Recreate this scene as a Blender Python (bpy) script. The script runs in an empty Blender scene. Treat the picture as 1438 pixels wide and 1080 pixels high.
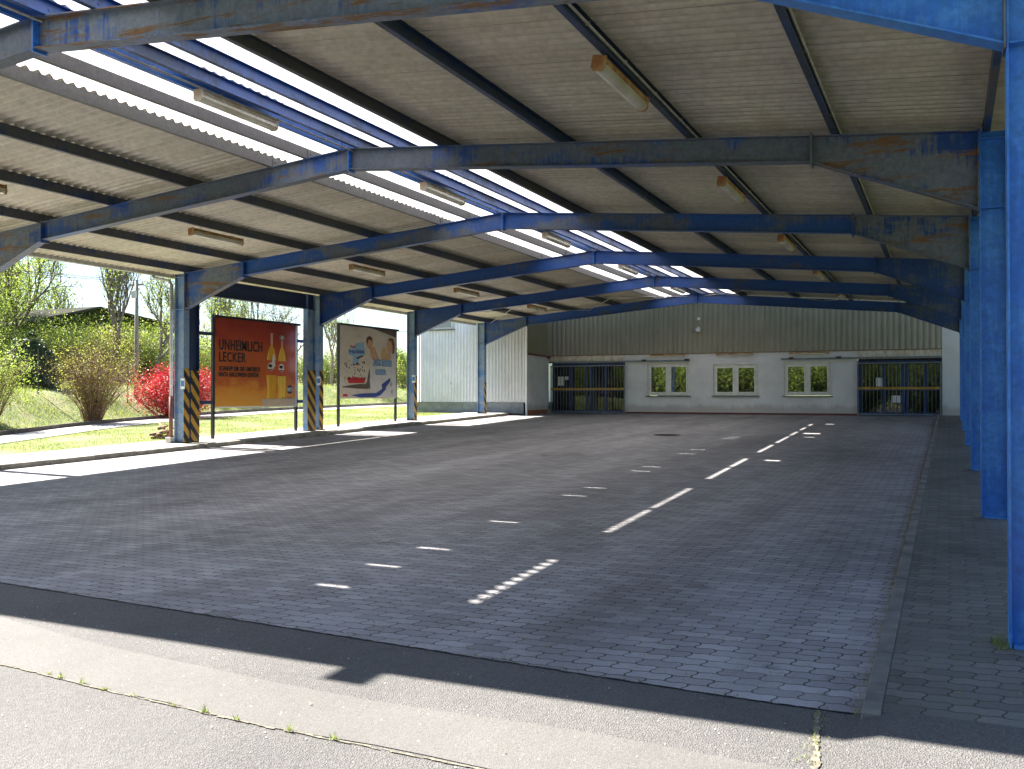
import bpy, math, random
import numpy as np
from mathutils import Vector, Matrix
random.seed(7); rng = np.random.default_rng(7)
sc = bpy.context.scene
COL = sc.collection
R = math.radians

# ------------------------------------------------------------------ constants (metres; camera at x=0, y=0)
CAMZ = 1.6
FY = [5.97 + 5*i for i in range(6)]          # portal frames
XL, XR = -15.59, .30                         # inner flanges of the columns
XM = (XL+XR)/2
SL = .0886                                   # roof slope
DEP = .30                                    # rafter depth
Y_FRONT, Y_BACK = 4.72, 32.0
YW, YG = 34.2, 32.1                          # hall wall, wing wall
def g(y): return -.007 + .0255*min(max(y, -6.), 60.)
def zridge(y): return 5.094 - .0047*(y-5.97)
def zt(x, y): return zridge(y) - SL*abs(x-XM)  # top of the rafters

# ------------------------------------------------------------------ material helpers
def mat(name):
    m = bpy.data.materials.new(name); m.use_nodes = True
    nt = m.node_tree; b = nt.nodes['Principled BSDF']
    return m, nt, b
def N(nt, t, **kw):
    n = nt.nodes.new(t)
    for k, v in kw.items():
        if k.startswith('_'): setattr(n, k[1:], v)
        else: n.inputs[k.replace('__', ' ')].default_value = v
    return n
def L(nt, a, b): nt.links.new(a, b)
def coords(nt, scale=(1, 1, 1), kind='Object', rot=(0, 0, 0)):
    tc = N(nt, 'ShaderNodeTexCoord'); mp = N(nt, 'ShaderNodeMapping')
    mp.inputs['Scale'].default_value = scale; mp.inputs['Rotation'].default_value = rot
    L(nt, tc.outputs[kind], mp.inputs['Vector']); return mp.outputs['Vector']
def noise(nt, vec, scale, detail=4, rough=.55):
    n = N(nt, 'ShaderNodeTexNoise', Scale=scale, Detail=detail, Roughness=rough)
    L(nt, vec, n.inputs['Vector']); return n.outputs['Fac']
def ramp(nt, fac, stops, interp='LINEAR'):
    r = N(nt, 'ShaderNodeValToRGB'); cr = r.color_ramp; cr.interpolation = interp
    while len(cr.elements) < len(stops): cr.elements.new(.5)
    for e, (p, c) in zip(cr.elements, stops):
        e.position = p; e.color = (c, c, c, 1) if isinstance(c, (int, float)) else (*c, 1)
    L(nt, fac, r.inputs['Fac']); return r.outputs['Color']
def mix(nt, fac, a, b, mode='MIX'):
    m = N(nt, 'ShaderNodeMix', _data_type='RGBA', _blend_type=mode)
    for s, v in ((0, fac), (6, a), (7, b)):
        if hasattr(v, 'is_output'): L(nt, v, m.inputs[s])
        elif isinstance(v, (int, float)): m.inputs[s].default_value = v if s == 0 else (v, v, v, 1)
        else: m.inputs[s].default_value = (*v, 1)
    return m.outputs[2]
def mth(nt, op, a, b=0., c=None):
    m = N(nt, 'ShaderNodeMath', _operation=op)
    for i, v in enumerate((a, b) if c is None else (a, b, c)):
        if hasattr(v, 'is_output'): L(nt, v, m.inputs[i])
        else: m.inputs[i].default_value = v
    return m.outputs[0]
def bump(nt, b, h, strength=.3, dist=.01):
    n = N(nt, 'ShaderNodeBump', Strength=strength, Distance=dist)
    L(nt, h, n.inputs['Height']); L(nt, n.outputs['Normal'], b.inputs['Normal'])
def plain(name, c, rough=.6, metal=0, var=.18, scale=6., bmp=0):
    m, nt, b = mat(name); v = coords(nt); f = noise(nt, v, scale, 6, .65)
    c2 = tuple(x*(1-var*2) for x in c); c3 = tuple(min(1, x*(1+var)) for x in c)
    L(nt, ramp(nt, f, [(.3, c2), (.7, c3)]), b.inputs['Base Color'])
    b.inputs['Roughness'].default_value = rough; b.inputs['Metallic'].default_value = metal
    if bmp: bump(nt, b, noise(nt, v, scale*8, 3), .4, bmp)
    return m

def paint(name, blue, grey, fade, rust, streak=(1, 1, 1), rustscale=(1, 8, 9), rough=.42, rustpos=.0):
    """weathered enamel: blue, chalky grey areas, drip streaks, rust patches"""
    m, nt, b = mat(name)
    v = coords(nt, kind='Object')
    big = noise(nt, coords(nt, (.6, .6, 1.3)), 1.7, 5, .62)
    drip = noise(nt, coords(nt, (9*streak[0], 9*streak[1], .7*streak[2])), 2.2, 5, .7)
    f = mth(nt, 'ADD', mth(nt, 'MULTIPLY', big, .62), mth(nt, 'MULTIPLY', drip, .38))
    hi = .62 - fade*.22
    fac = ramp(nt, f, [(hi-.03, 0.), (hi+.035, 1.)])
    fine = noise(nt, v, 22, 5, .7)
    bl = mix(nt, ramp(nt, fine, [(.35, 0.), (.7, .8)]), tuple(c*.88 for c in blue), tuple(c*1.15 for c in blue))
    gr = mix(nt, ramp(nt, fine, [(.3, 0.), (.7, 1.)]), tuple(c*.75 for c in grey), tuple(c*1.15 for c in grey))
    c = mix(nt, mth(nt, 'MULTIPLY', fac, .85), bl, gr)
    rn = noise(nt, coords(nt, rustscale), 1.3, 6, .72)
    thr = .73 - rust*.22
    rf = ramp(nt, rn, [(thr, 0.), (thr+.06, .95)])
    rc = mix(nt, noise(nt, v, 30, 4), (.09, .042, .018), (.29, .155, .062))
    c = mix(nt, rf, c, rc)
    dirt = ramp(nt, noise(nt, coords(nt, (3, 3, 3)), 4, 6, .7), [(.3, .72), (.6, 1.)])
    c = mix(nt, 1., c, dirt, 'MULTIPLY')
    L(nt, c, b.inputs['Base Color'])
    L(nt, mth(nt, 'ADD', rough, mth(nt, 'MULTIPLY', mth(nt, 'ADD', fac, rf), .2)), b.inputs['Roughness'])
    bump(nt, b, mth(nt, 'ADD', fine, rf), .25, .003)
    return m

BLUE = (.012, .075, .33); GREYB = (.17, .19, .20)
M = {}
M['raf0'] = paint('paint_rafter_worn', BLUE, (.19, .215, .235), .84, .95, (1, 1, 1), (.55, 5, 9))
M['raf1'] = paint('paint_rafter_faded', BLUE, (.14, .16, .175), .80, .6, (1, 1, 1), (.7, 5, 9))
M['raf2'] = paint('paint_rafter', (.012, .08, .33), (.12, .13, .14), .45, .1)
M['raf3'] = paint('paint_rafter_clean', (.010, .07, .31), (.09, .10, .12), .15, 0.)
M['haunch'] = paint('paint_haunch', (.012, .06, .26), (.16, .18, .20), .74, .85, (1, 1, 1), (.8, 5, 7))
M['haunch2'] = paint('paint_haunch_far', (.010, .055, .25), (.08, .11, .16), .45, .3)
M['colL'] = paint('paint_column_left', (.07, .19, .44), (.24, .32, .42), .8, .12)
M['colR'] = paint('paint_column_right', (.03, .18, .60), (.07, .27, .66), .5, .1, rough=.3)
M['purB'] = paint('paint_purlin_blue', (.014, .075, .32), (.05, .07, .12), .5, .15, rustscale=(4, 1, 4))
M['purBr'] = paint('paint_purlin_ridge', (.02, .14, .52), (.05, .15, .4), .25, 0.)
M['purN'] = paint('paint_purlin_dull', (.016, .04, .12), (.05, .06, .075), .5, .25, rustscale=(4, 1, 4))
M['purG'] = paint('paint_purlin_shaded_grey', (.02, .03, .06), (.11, .105, .11), 1.1, .25, rustscale=(4, 1, 4))  # left skylight purlins: shade of faces turned from the light mixed into the grey
M['purD'] = paint('paint_purlin_shaded', (.018, .04, .13), (.085, .08, .085), .75, .25, rustscale=(4, 1, 4))  # darkness of left purlins facing away from the light is painted in
M['brace'] = paint('paint_brace_navy', (.012, .03, .10), (.03, .05, .12), .3, .05)
M['galv'] = plain('galvanised', (.42, .42, .41), .45, .3, .2, 8)
M['conduit'] = plain('conduit_grey', (.38, .36, .33), .5, 0, .2, 9)
M['black'] = plain('black_steel', (.018, .018, .022), .45, 0, .2, 9)
M['darkgap'] = plain('dark_seal', (.03, .03, .03), .8)
M['white'] = plain('white_plastic', (.72, .73, .72), .4, 0, .05, 5)
M['rustpipe'] = plain('rust_brown_pipe', (.16, .06, .045), .7, 0, .3, 14)

# fluorescent fittings
m, nt, b = mat('fitting_grey'); v = coords(nt)
L(nt, mix(nt, ramp(nt, noise(nt, v, 5, 5, .7), [(.42, 0.), (.62, .8)]), (.52, .50, .44), (.40, .25, .10)), b.inputs['Base Color'])
b.inputs['Roughness'].default_value = .5; M['fit'] = m
m, nt, b = mat('fitting_rusty'); v = coords(nt)
L(nt, mix(nt, ramp(nt, noise(nt, v, 5, 5, .7), [(.35, 0.), (.6, 1.)]), (.50, .36, .16), (.28, .12, .04)), b.inputs['Base Color'])
b.inputs['Roughness'].default_value = .6; M['fitr'] = m
m, nt, b = mat('fitting_cover')
v = coords(nt, (1, 1, 1)); w = N(nt, 'ShaderNodeTexWave', Scale=24., Distortion=.3); w.bands_direction = 'Y'; L(nt, v, w.inputs['Vector'])
L(nt, mix(nt, ramp(nt, noise(nt, v, 3, 4), [(.35, 0.), (.7, 1.)]), (.60, .57, .46), (.40, .33, .2)), b.inputs['Base Color'])
b.inputs['Roughness'].default_value = .3; b.inputs['Transmission Weight'].default_value = .25
bump(nt, b, w.outputs['Fac'], .3, .004); M['cover'] = m

# roof sheets
m, nt, b = mat('roof_sheet_beige'); v = coords(nt)
big = noise(nt, coords(nt, (.25, .7, 1)), 1.4, 5, .6); st = noise(nt, coords(nt, (.25, 9, 1)), 2, 4, .6)
c = ramp(nt, mth(nt, 'ADD', mth(nt, 'MULTIPLY', big, .5), mth(nt, 'MULTIPLY', st, .5)), [(.3, (.42, .375, .285)), (.5, (.53, .48, .385)), (.7, (.63, .585, .49))])
L(nt, mix(nt, 1., c, ramp(nt, noise(nt, v, 9, 5, .7), [(.35, .75), (.6, 1.)]), 'MULTIPLY'), b.inputs['Base Color'])
b.inputs['Roughness'].default_value = .45; M['sheet'] = m
lt = b.inputs['Base Color'].links[0].from_socket
tc = N(nt, 'ShaderNodeTexCoord'); sx = N(nt, 'ShaderNodeSeparateXYZ'); L(nt, tc.outputs['Object'], sx.inputs[0])
lap = mth(nt, 'LESS_THAN', mth(nt, 'FRACT', mth(nt, 'DIVIDE', mth(nt, 'SUBTRACT', sx.outputs['Y'], .04), 1.05)), .016)
wat = ramp(nt, noise(nt, coords(nt, (1.1, .35, 1)), 1.5, 6, .7), [(.54, 0.), (.66, .5)])
cA = mix(nt, wat, lt, (.36, .29, .19))
wn = N(nt, 'ShaderNodeTexWhiteNoise'); wn.noise_dimensions = '1D'; L(nt, mth(nt, 'FLOOR', mth(nt, 'DIVIDE', mth(nt, 'SUBTRACT', sx.outputs['Y'], .04), 1.05)), wn.inputs['W'])
cA = mix(nt, 1., cA, ramp(nt, wn.outputs['Value'], [(0., .86), (1., 1.08)]), 'MULTIPLY')
L(nt, mix(nt, mth(nt, 'MULTIPLY', lap, .75), cA, (.12, .10, .075)), b.inputs['Base Color'])
# translucent sheets
m = bpy.data.materials.new('skylight_sheet'); m.use_nodes = True; nt = m.node_tree; nt.nodes.clear()
o = N(nt, 'ShaderNodeOutputMaterial'); tr = N(nt, 'ShaderNodeBsdfTranslucent'); df = N(nt, 'ShaderNodeBsdfDiffuse'); ms = N(nt, 'ShaderNodeMixShader')
cc = ramp(nt, noise(nt, coords(nt, (.6, 5, 1)), 1.6, 5, .6), [(.3, (.46, .45, .44)), (.6, (.60, .59, .58))])
tc = N(nt, 'ShaderNodeTexCoord'); sx = N(nt, 'ShaderNodeSeparateXYZ'); L(nt, tc.outputs['Object'], sx.inputs[0])
lap = mth(nt, 'LESS_THAN', mth(nt, 'FRACT', mth(nt, 'DIVIDE', sx.outputs['Y'], 1.05)), .03)
cc = mix(nt, mth(nt, 'MULTIPLY', lap, .5), cc, (.2, .19, .19))
L(nt, cc, tr.inputs['Color']); df.inputs['Color'].default_value = (.7, .7, .7, 1)
ms.inputs[0].default_value = .22
L(nt, tr.outputs[0], ms.inputs[1]); L(nt, df.outputs[0], ms.inputs[2]); L(nt, ms.outputs[0], o.inputs[0]); M['sky'] = m

# hazard stripes
m, nt, b = mat('hazard_stripes')
tc = N(nt, 'ShaderNodeTexCoord'); sx = N(nt, 'ShaderNodeSeparateXYZ'); L(nt, tc.outputs['Object'], sx.inputs[0])
d = mth(nt, 'ADD', sx.outputs['Z'], mth(nt, 'MULTIPLY', sx.outputs['Y'], 1.25))
fr = mth(nt, 'FRACT', mth(nt, 'MULTIPLY', d, 2.9))
s = mth(nt, 'GREATER_THAN', fr, .5)
wn = ramp(nt, noise(nt, tc.outputs['Object'], 18, 5, .7), [(.35, .6), (.6, 1.)])
L(nt, mix(nt, 1., mix(nt, s, (.012, .012, .014), (.50, .28, .03)), wn, 'MULTIPLY'), b.inputs['Base Color'])
b.inputs['Roughness'].default_value = .5; M['haz'] = m

# pavers
def pavers(name, c1, c2, joint, dirt):
    m, nt, b = mat(name)
    tc = N(nt, 'ShaderNodeTexCoord'); sx = N(nt, 'ShaderNodeSeparateXYZ'); L(nt, tc.outputs['Object'], sx.inputs[0])
    X, Y = sx.outputs['X'], sx.outputs['Y']
    wob = mth(nt, 'MULTIPLY', mth(nt, 'SUBTRACT', noise(nt, coords(nt, (1, 1, 1)), .8, 2), .5), .05)
    tri = mth(nt, 'PINGPONG', X, .0555)
    Yd = mth(nt, 'ADD', mth(nt, 'ADD', Y, wob), mth(nt, 'MULTIPLY', mth(nt, 'SINE', mth(nt, 'MULTIPLY', X, 2*math.pi/.111)), .0065))
    Xd = mth(nt, 'ADD', X, mth(nt, 'MULTIPLY', mth(nt, 'SINE', mth(nt, 'MULTIPLY', Y, 2*math.pi/.105)), .010))
    cb = N(nt, 'ShaderNodeCombineXYZ'); L(nt, Xd, cb.inputs[0]); L(nt, Yd, cb.inputs[1])
    br = N(nt, 'ShaderNodeTexBrick', Scale=1., Bias=0.)
    br.inputs['Mortar Size'].default_value = .0056; br.inputs['Mortar Smooth'].default_value = .35
    br.inputs['Brick Width'].default_value = .222; br.inputs['Row Height'].default_value = .105
    br.inputs['Color1'].default_value = (*c1, 1); br.inputs['Color2'].default_value = (*c2, 1); br.inputs['Mortar'].default_value = (*joint, 1)
    L(nt, cb.outputs[0], br.inputs['Vector'])
    v = coords(nt)
    jn = noise(nt, v, 2.4, 5, .7)                                   # joints open and close, some mossy
    # dark joints fade where sand fills them
    jm = mth(nt, 'MULTIPLY', br.outputs['Fac'], ramp(nt, jn, [(.33, .25), (.55, 1.)]))
    base = mix(nt, .5, c1, c2)
    solid = N(nt, 'ShaderNodeTexBrick', Scale=1., Bias=0.)
    solid.inputs['Mortar Size'].default_value = 0.
    solid.inputs['Brick Width'].default_value = .222; solid.inputs['Row Height'].default_value = .105
    solid.inputs['Color1'].default_value = (*c1, 1); solid.inputs['Color2'].default_value = (*c2, 1)
    L(nt, cb.outputs[0], solid.inputs['Vector'])
    moss = mix(nt, ramp(nt, noise(nt, v, 1.3, 5, .75), [(.52, 0.), (.62, 1.)]), joint, (.035, .05, .018))
    c = mix(nt, jm, solid.outputs['Color'], moss)
    big = noise(nt, coords(nt, (1, .45, 1)), .55, 7, .62)
    c = mix(nt, 1., c, ramp(nt, big, [(.3, 1-dirt*1.2), (.5, .95), (.7, 1.15)]), 'MULTIPLY')
    c = mix(nt, 1., c, ramp(nt, noise(nt, coords(nt, (1.1, .09, 1)), 1.2, 5, .6), [(.35, .84), (.62, 1.1)]), 'MULTIPLY')
    stn = noise(nt, v, 1.9, 7, .75)
    c = mix(nt, ramp(nt, stn, [(.60, 0.), (.70, .55)]), c, (.05, .045, .042))
    c = mix(nt, 1., c, ramp(nt, noise(nt, v, 60, 4, .8), [(.3, .82), (.7, 1.15)]), 'MULTIPLY')
    lit = ramp(nt, noise(nt, v, 34, 2, .5), [(.735, 0.), (.75, .35)])
    c = mix(nt, lit, c, (.34, .33, .30))
    L(nt, c, b.inputs['Base Color']); b.inputs['Roughness'].default_value = .72; b.inputs['Specular IOR Level'].default_value = .45
    hgt = mth(nt, 'SUBTRACT', mth(nt, 'MULTIPLY', noise(nt, v, 80, 4, .7), .25), br.outputs['Fac'])
    tilt = mth(nt, 'MULTIPLY', N_col(nt, solid.outputs['Color']), 2.)
    bump(nt, b, mth(nt, 'ADD', hgt, tilt), .55, .006)
    return m
def N_col(nt, c):
    r = N(nt, 'ShaderNodeRGBToBW'); L(nt, c, r.inputs[0]); return r.outputs[0]
M['paver'] = pavers('interlocking_pavers', (.25, .238, .243), (.375, .36, .367), (.022, .02, .018), .32)
M['paver2'] = pavers('walkway_pavers', (.115, .112, .10), (.18, .173, .155), (.04, .04, .034), .5)

# asphalt
def asphalt(name, a, c_, sc_=130, spark=.3, bstr=.8):
    m, nt, b = mat(name); v = coords(nt)
    vo = N(nt, 'ShaderNodeTexVoronoi', Scale=sc_); L(nt, v, vo.inputs['Vector'])
    sp = N_col(nt, vo.outputs['Color'])
    big = noise(nt, v, .7, 6, .6)
    c = mix(nt, sp, a, c_)
    c = mix(nt, 1., c, ramp(nt, big, [(.3, .8), (.7, 1.15)]), 'MULTIPLY')
    c = mix(nt, 1., c, ramp(nt, noise(nt, v, 300, 3, .8), [(.3, .7), (.7, 1.25)]), 'MULTIPLY')
    c = mix(nt, ramp(nt, noise(nt, v, 55, 1, .4), [(.80-spark*.12, 0.), (.82-spark*.12, .5)]), c, (.5, .47, .43))
    c = mix(nt, ramp(nt, noise(nt, v, 3.1, 6, .8), [(.62, 0.), (.72, .5)]), c, tuple(x*.55 for x in a))
    L(nt, c, b.inputs['Base Color']); b.inputs['Roughness'].default_value = .85
    bump(nt, b, mth(nt, 'ADD', vo.outputs['Distance'], noise(nt, v, 40, 4, .7)), bstr, .008)
    return m
M['asph'] = asphalt('asphalt_old', (.064, .061, .059), (.155, .149, .140))
M['patch'] = asphalt('asphalt_patch', (.078, .074, .069), (.155, .148, .138), 190, .1, .35)
M['conc'] = plain('pavement_concrete', (.48, .45, .40), .85, 0, .12, 1.3, .002)
M['kerb'] = plain('kerb_concrete', (.27, .25, .215), .85, 0, .25, 3., .003)
M['kerbR'] = plain('kerb_concrete_dark', (.20, .19, .17), .85, 0, .3, 3., .003)
M['path'] = plain('path_asphalt', (.40, .38, .36), .85, 0, .12, 1., .002)
M['pathk'] = plain('path_kerb', (.10, .09, .08), .9, 0, .3, 4.)
M['iron'] = plain('cast_iron', (.045, .03, .022), .6, .4, .3, 20)
M['soil'] = plain('joint_dirt', (.22, .195, .14), .95, 0, .4, 25.)

# grass ground
m, nt, b = mat('grass_ground'); v = coords(nt)
c = ramp(nt, noise(nt, v, .9, 7, .7), [(.3, (.11, .15, .03)), (.48, (.17, .21, .06)), (.6, (.26, .26, .12)), (.75, (.32, .27, .17))])
c = mix(nt, 1., c, ramp(nt, noise(nt, v, 24, 5, .8), [(.3, .6), (.7, 1.3)]), 'MULTIPLY')
L(nt, c, b.inputs['Base Color']); b.inputs['Roughness'].default_value = .9
bump(nt, b, noise(nt, v, 18, 5, .8), 1., .05); M['grassg'] = m

def leafmat(name, stops, trans=.45):
    m = bpy.data.materials.new(name); m.use_nodes = True; nt = m.node_tree; nt.nodes.clear()
    o = N(nt, 'ShaderNodeOutputMaterial'); ge = N(nt, 'ShaderNodeNewGeometry')
    v = coords(nt); f = mth(nt, 'ADD', mth(nt, 'MULTIPLY', ge.outputs['Random Per Island'], .6), mth(nt, 'MULTIPLY', noise(nt, v, 1.1, 3), .5))
    c = ramp(nt, f, stops)
    df = N(nt, 'ShaderNodeBsdfPrincipled'); L(nt, c, df.inputs['Base Color']); df.inputs['Roughness'].default_value = .5
    tr = N(nt, 'ShaderNodeBsdfTranslucent'); L(nt, mix(nt, 1., c, (1.5, 1.5, .9), 'MULTIPLY'), tr.inputs['Color'])
    ms = N(nt, 'ShaderNodeMixShader'); ms.inputs[0].default_value = trans
    L(nt, df.outputs[0], ms.inputs[1]); L(nt, tr.outputs[0], ms.inputs[2]); L(nt, ms.outputs[0], o.inputs[0]); return m
M['leaf'] = leafmat('leaf_green', [(.2, (.06, .095, .02)), (.6, (.12, .175, .035)), (.9, (.24, .28, .08))])
M['leafl'] = leafmat('leaf_spring', [(.2, (.13, .19, .04)), (.6, (.22, .29, .07)), (.9, (.34, .38, .14))], .5)
M['leafd'] = leafmat('leaf_dark', [(.2, (.02, .035, .012)), (.6, (.04, .065, .018)), (.9, (.08, .11, .03))], .3)
M['leafb'] = leafmat('leaf_olive', [(.2, (.17, .15, .05)), (.6, (.25, .26, .08)), (.9, (.36, .42, .11))], .5)
M['leafr'] = leafmat('leaf_red', [(.2, (.22, .006, .02)), (.6, (.42, .012, .035)), (.9, (.62, .06, .07))], .3)
M['blade'] = leafmat('grass_blade', [(.2, (.12, .17, .03)), (.6, (.22, .27, .075)), (.9, (.36, .36, .16))], .4)
M['bark'] = plain('bark', (.12, .095, .07), .9, 0, .3, 12, .004)
M['barkg'] = plain('bark_grey', (.20, .17, .145), .9, 0, .3, 12)
M['twig'] = plain('twig_brown', (.26, .16, .10), .9, 0, .3, 9)

# building
def cladding(name, c1, streakc, axis='X', scale=1.):
    m, nt, b = mat(name)
    s = noise(nt, coords(nt, (9, 9, .35)), 1.3, 5, .6); f = noise(nt, coords(nt), 1.1, 6, .65)
    c = mix(nt, ramp(nt, s, [(.45, 0.), (.75, .6)]), c1, streakc)
    c = mix(nt, 1., c, ramp(nt, f, [(.3, .86), (.7, 1.05)]), 'MULTIPLY')
    c = mix(nt, ramp(nt, noise(nt, coords(nt), 7, 2, .3), [(.79, 0.), (.81, .7)]), c, tuple(x*.25 for x in c1))
    L(nt, c, b.inputs['Base Color']); b.inputs['Roughness'].default_value = .45; return m
M['cladH'] = cladding('hall_cladding', (.30, .27, .19), (.22, .19, .125))
M['cladF'] = cladding('hall_cladding_flat', (.28, .255, .18), (.22, .195, .13))
M['cladW'] = cladding('wing_cladding', (.84, .86, .865), (.74, .77, .78))
m, nt, b = mat('white_render'); v = coords(nt)
c = ramp(nt, noise(nt, v, 1.2, 7, .65), [(.3, (.51, .505, .50)), (.6, (.62, .62, .62))])
c = mix(nt, ramp(nt, noise(nt, coords(nt, (5, 5, .5)), 1.4, 6, .7), [(.6, 0.), (.75, .35)]), c, (.42, .36, .28))
L(nt, c, b.inputs['Base Color']); b.inputs['Roughness'].default_value = .8; bump(nt, b, noise(nt, v, 50, 4), .3, .003)
tc = N(nt, 'ShaderNodeTexCoord'); sx = N(nt, 'ShaderNodeSeparateXYZ'); L(nt, tc.outputs['Object'], sx.inputs[0])
hz_ = mth(nt, 'ADD', mth(nt, 'SUBTRACT', sx.outputs['Z'], g(YW)), mth(nt, 'MULTIPLY', noise(nt, coords(nt, (1.2, 1.2, .6)), 2.5, 6, .7), -.5))
L(nt, mix(nt, ramp(nt, hz_, [(-.0, .55), (.16, 0.)]), c, (.30, .26, .22)), b.inputs['Base Color']); M['render'] = m
m, nt, b = mat('stained_lintel'); v = coords(nt)
L(nt, mix(nt, ramp(nt, noise(nt, coords(nt, (2, 2, .8)), 3, 6, .75), [(.42, 0.), (.62, .8)]), (.60, .57, .50), (.40, .26, .12)), b.inputs['Base Color'])
b.inputs['Roughness'].default_value = .8; M['lintel'] = m
M['plinthR'] = plain('plinth_red_brown', (.13, .035, .025), .7, 0, .25, 5)
M['plinthB'] = plain('plinth_tile_brown', (.28, .12, .055), .7, 0, .25, 8)
M['plinthG'] = plain('plinth_blue_grey', (.25, .29, .33), .8, 0, .2, 4)
M['frameW'] = plain('window_frame_white', (.66, .65, .60), .4, 0, .08, 5)
M['sill'] = plain('sill_grey', (.16, .16, .16), .5)
M['frameB'] = plain('door_frame_blue', (.015, .05, .20), .4, 0, .15, 4)
M['gate'] = plain('gate_grey', (.17, .20, .21), .5, .2, .2, 10)
M['yellow'] = plain('yellow_band', (.38, .23, .03), .5, 0, .25, 8)
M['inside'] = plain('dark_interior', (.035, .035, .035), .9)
M['paper'] = plain('notice_paper', (.74, .75, .75), .7, 0, .04, 6)
m, nt, b = mat('window_glass'); b.inputs['Base Color'].default_value = (.012, .015, .013, 1); b.inputs['Roughness'].default_value = .015
b.inputs['IOR'].default_value = 2.6
bump(nt, b, noise(nt, coords(nt), 1.6, 2), .05, .02); M['glass'] = m
m, nt, b = mat('door_glass'); b.inputs['Base Color'].default_value = (.01, .012, .012, 1); b.inputs['Roughness'].default_value = .02
b.inputs['IOR'].default_value = 1.65
M['dglass'] = m
M['shedroof'] = plain('shed_roof', (.055, .055, .042), .8, 0, .2, 2)
M['shedwall'] = plain('shed_wall_ivy', (.10, .12, .055), .9, 0, .45, 3, .05)
M['polem'] = plain('pole_wood_grey', (.24, .225, .20), .8, 0, .2, 14)
M['sand'] = plain('dry_wood', (.30, .19, .12), .9, 0, .4, 12)
M['shedroof'].node_tree.nodes['Principled BSDF'].inputs['Specular IOR Level'].default_value = .05
M['shedroof'].node_tree.nodes['Principled BSDF'].inputs['Roughness'].default_value = 1.
def flatc(name, c, rough=.45): return plain(name, c, rough, 0, .05, 4)

# ------------------------------------------------------------------ mesh builder
class MB:
    def __init__(s): s.v = []; s.f = []
    def add(s, vs, fs):
        n = len(s.v); s.v += [tuple(p) for p in vs]; s.f += [tuple(i+n for i in f) for f in fs]; return s
    def box(s, a, b):
        x0, y0, z0 = [min(p, q) for p, q in zip(a, b)]; x1, y1, z1 = [max(p, q) for p, q in zip(a, b)]
        return s.add([(x0,y0,z0),(x1,y0,z0),(x1,y1,z0),(x0,y1,z0),(x0,y0,z1),(x1,y0,z1),(x1,y1,z1),(x0,y1,z1)],
              [(0,3,2,1),(4,5,6,7),(0,1,5,4),(1,2,6,5),(2,3,7,6),(3,0,4,7)])
    def hexa(s, p):   # 8 points, same order as box
        return s.add(p, [(0,3,2,1),(4,5,6,7),(0,1,5,4),(1,2,6,5),(2,3,7,6),(3,0,4,7)])
    def prism(s, poly, axis, a, b):   # poly of 2D points in the other two axes
        n = len(poly); vs = []
        for t in (a, b):
            for (p, q) in poly:
                vs.append({'x': (t, p, q), 'y': (p, t, q), 'z': (p, q, t)}[axis])
        return s.add(vs, [tuple(range(n))[::-1], tuple(range(n, 2*n))] + [(i, (i+1) % n, n+(i+1) % n, n+i) for i in range(n)])
    def tube(s, pts, r, k=8, r1=None, cap=True):
        pts = [Vector(p) for p in pts]; n = len(pts); base = len(s.v)
        for i, p in enumerate(pts):
            d = (pts[min(i+1, n-1)] - pts[max(i-1, 0)]).normalized()
            u = d.orthogonal().normalized() if abs(d.z) > .95 else d.cross(Vector((0, 0, 1))).normalized()
            w = d.cross(u); rr = r if r1 is None else r + (r1-r)*i/(n-1)
            for j in range(k):
                a = 2*math.pi*j/k; s.v.append(tuple(p + u*(rr*math.cos(a)) + w*(rr*math.sin(a))))
        for i in range(n-1):
            for j in range(k):
                s.f.append((base+i*k+j, base+i*k+(j+1) % k, base+(i+1)*k+(j+1) % k, base+(i+1)*k+j))
        if cap: s.f.append(tuple(base+j for j in range(k))[::-1]); s.f.append(tuple(base+(n-1)*k+j for j in range(k)))
        return s
    def lathe(s, c, prof, k=16):
        base = len(s.v)
        for (r, z) in prof:
            for j in range(k):
                a = 2*math.pi*j/k; s.v.append((c[0]+r*math.cos(a), c[1]+r*math.sin(a), c[2]+z))
        for i in range(len(prof)-1):
            for j in range(k): s.f.append((base+i*k+j, base+i*k+(j+1) % k, base+(i+1)*k+(j+1) % k, base+(i+1)*k+j))
        s.f.append(tuple(base+j for j in range(k))[::-1]); s.f.append(tuple(base+(len(prof)-1)*k+j for j in range(k)))
        return s
    def build(s, name, m, parent=None, smooth=False, bevel=0):
        me = bpy.data.meshes.new(name); me.from_pydata(s.v, [], s.f); me.materials.append(m)
        return link(name, me, parent, smooth, bevel)
def link(name, me, parent=None, smooth=False, bevel=0):
    if smooth: me.polygons.foreach_set('use_smooth', [True]*len(me.polygons))
    me.update()
    o = bpy.data.objects.new(name, me); COL.objects.link(o)
    if parent is not None:
        o.parent = parent; o.matrix_parent_inverse = Matrix.Translation(-parent.location) if parent.type == 'EMPTY' and not parent.get('_local') else Matrix()
    if bevel:
        md = o.modifiers.new('bevel', 'BEVEL'); md.width = bevel; md.segments = 2; md.limit_method = 'ANGLE'; md.harden_normals = False
    return o
def np_mesh(name, V, F, m, parent=None, smooth=False):
    me = bpy.data.meshes.new(name); V = np.asarray(V, np.float32); F = np.asarray(F, np.int32)
    me.vertices.add(len(V)); me.vertices.foreach_set('co', V.ravel())
    k = F.shape[1]; me.loops.add(F.size); me.loops.foreach_set('vertex_index', F.ravel())
    me.polygons.add(len(F)); me.polygons.foreach_set('loop_start', np.arange(0, F.size, k, dtype=np.int32))
    me.polygons.foreach_set('loop_total', np.full(len(F), k, np.int32))
    if smooth: me.polygons.foreach_set('use_smooth', np.ones(len(F), bool))
    me.update(calc_edges=True); me.materials.append(m)
    return link(name, me, parent)
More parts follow.
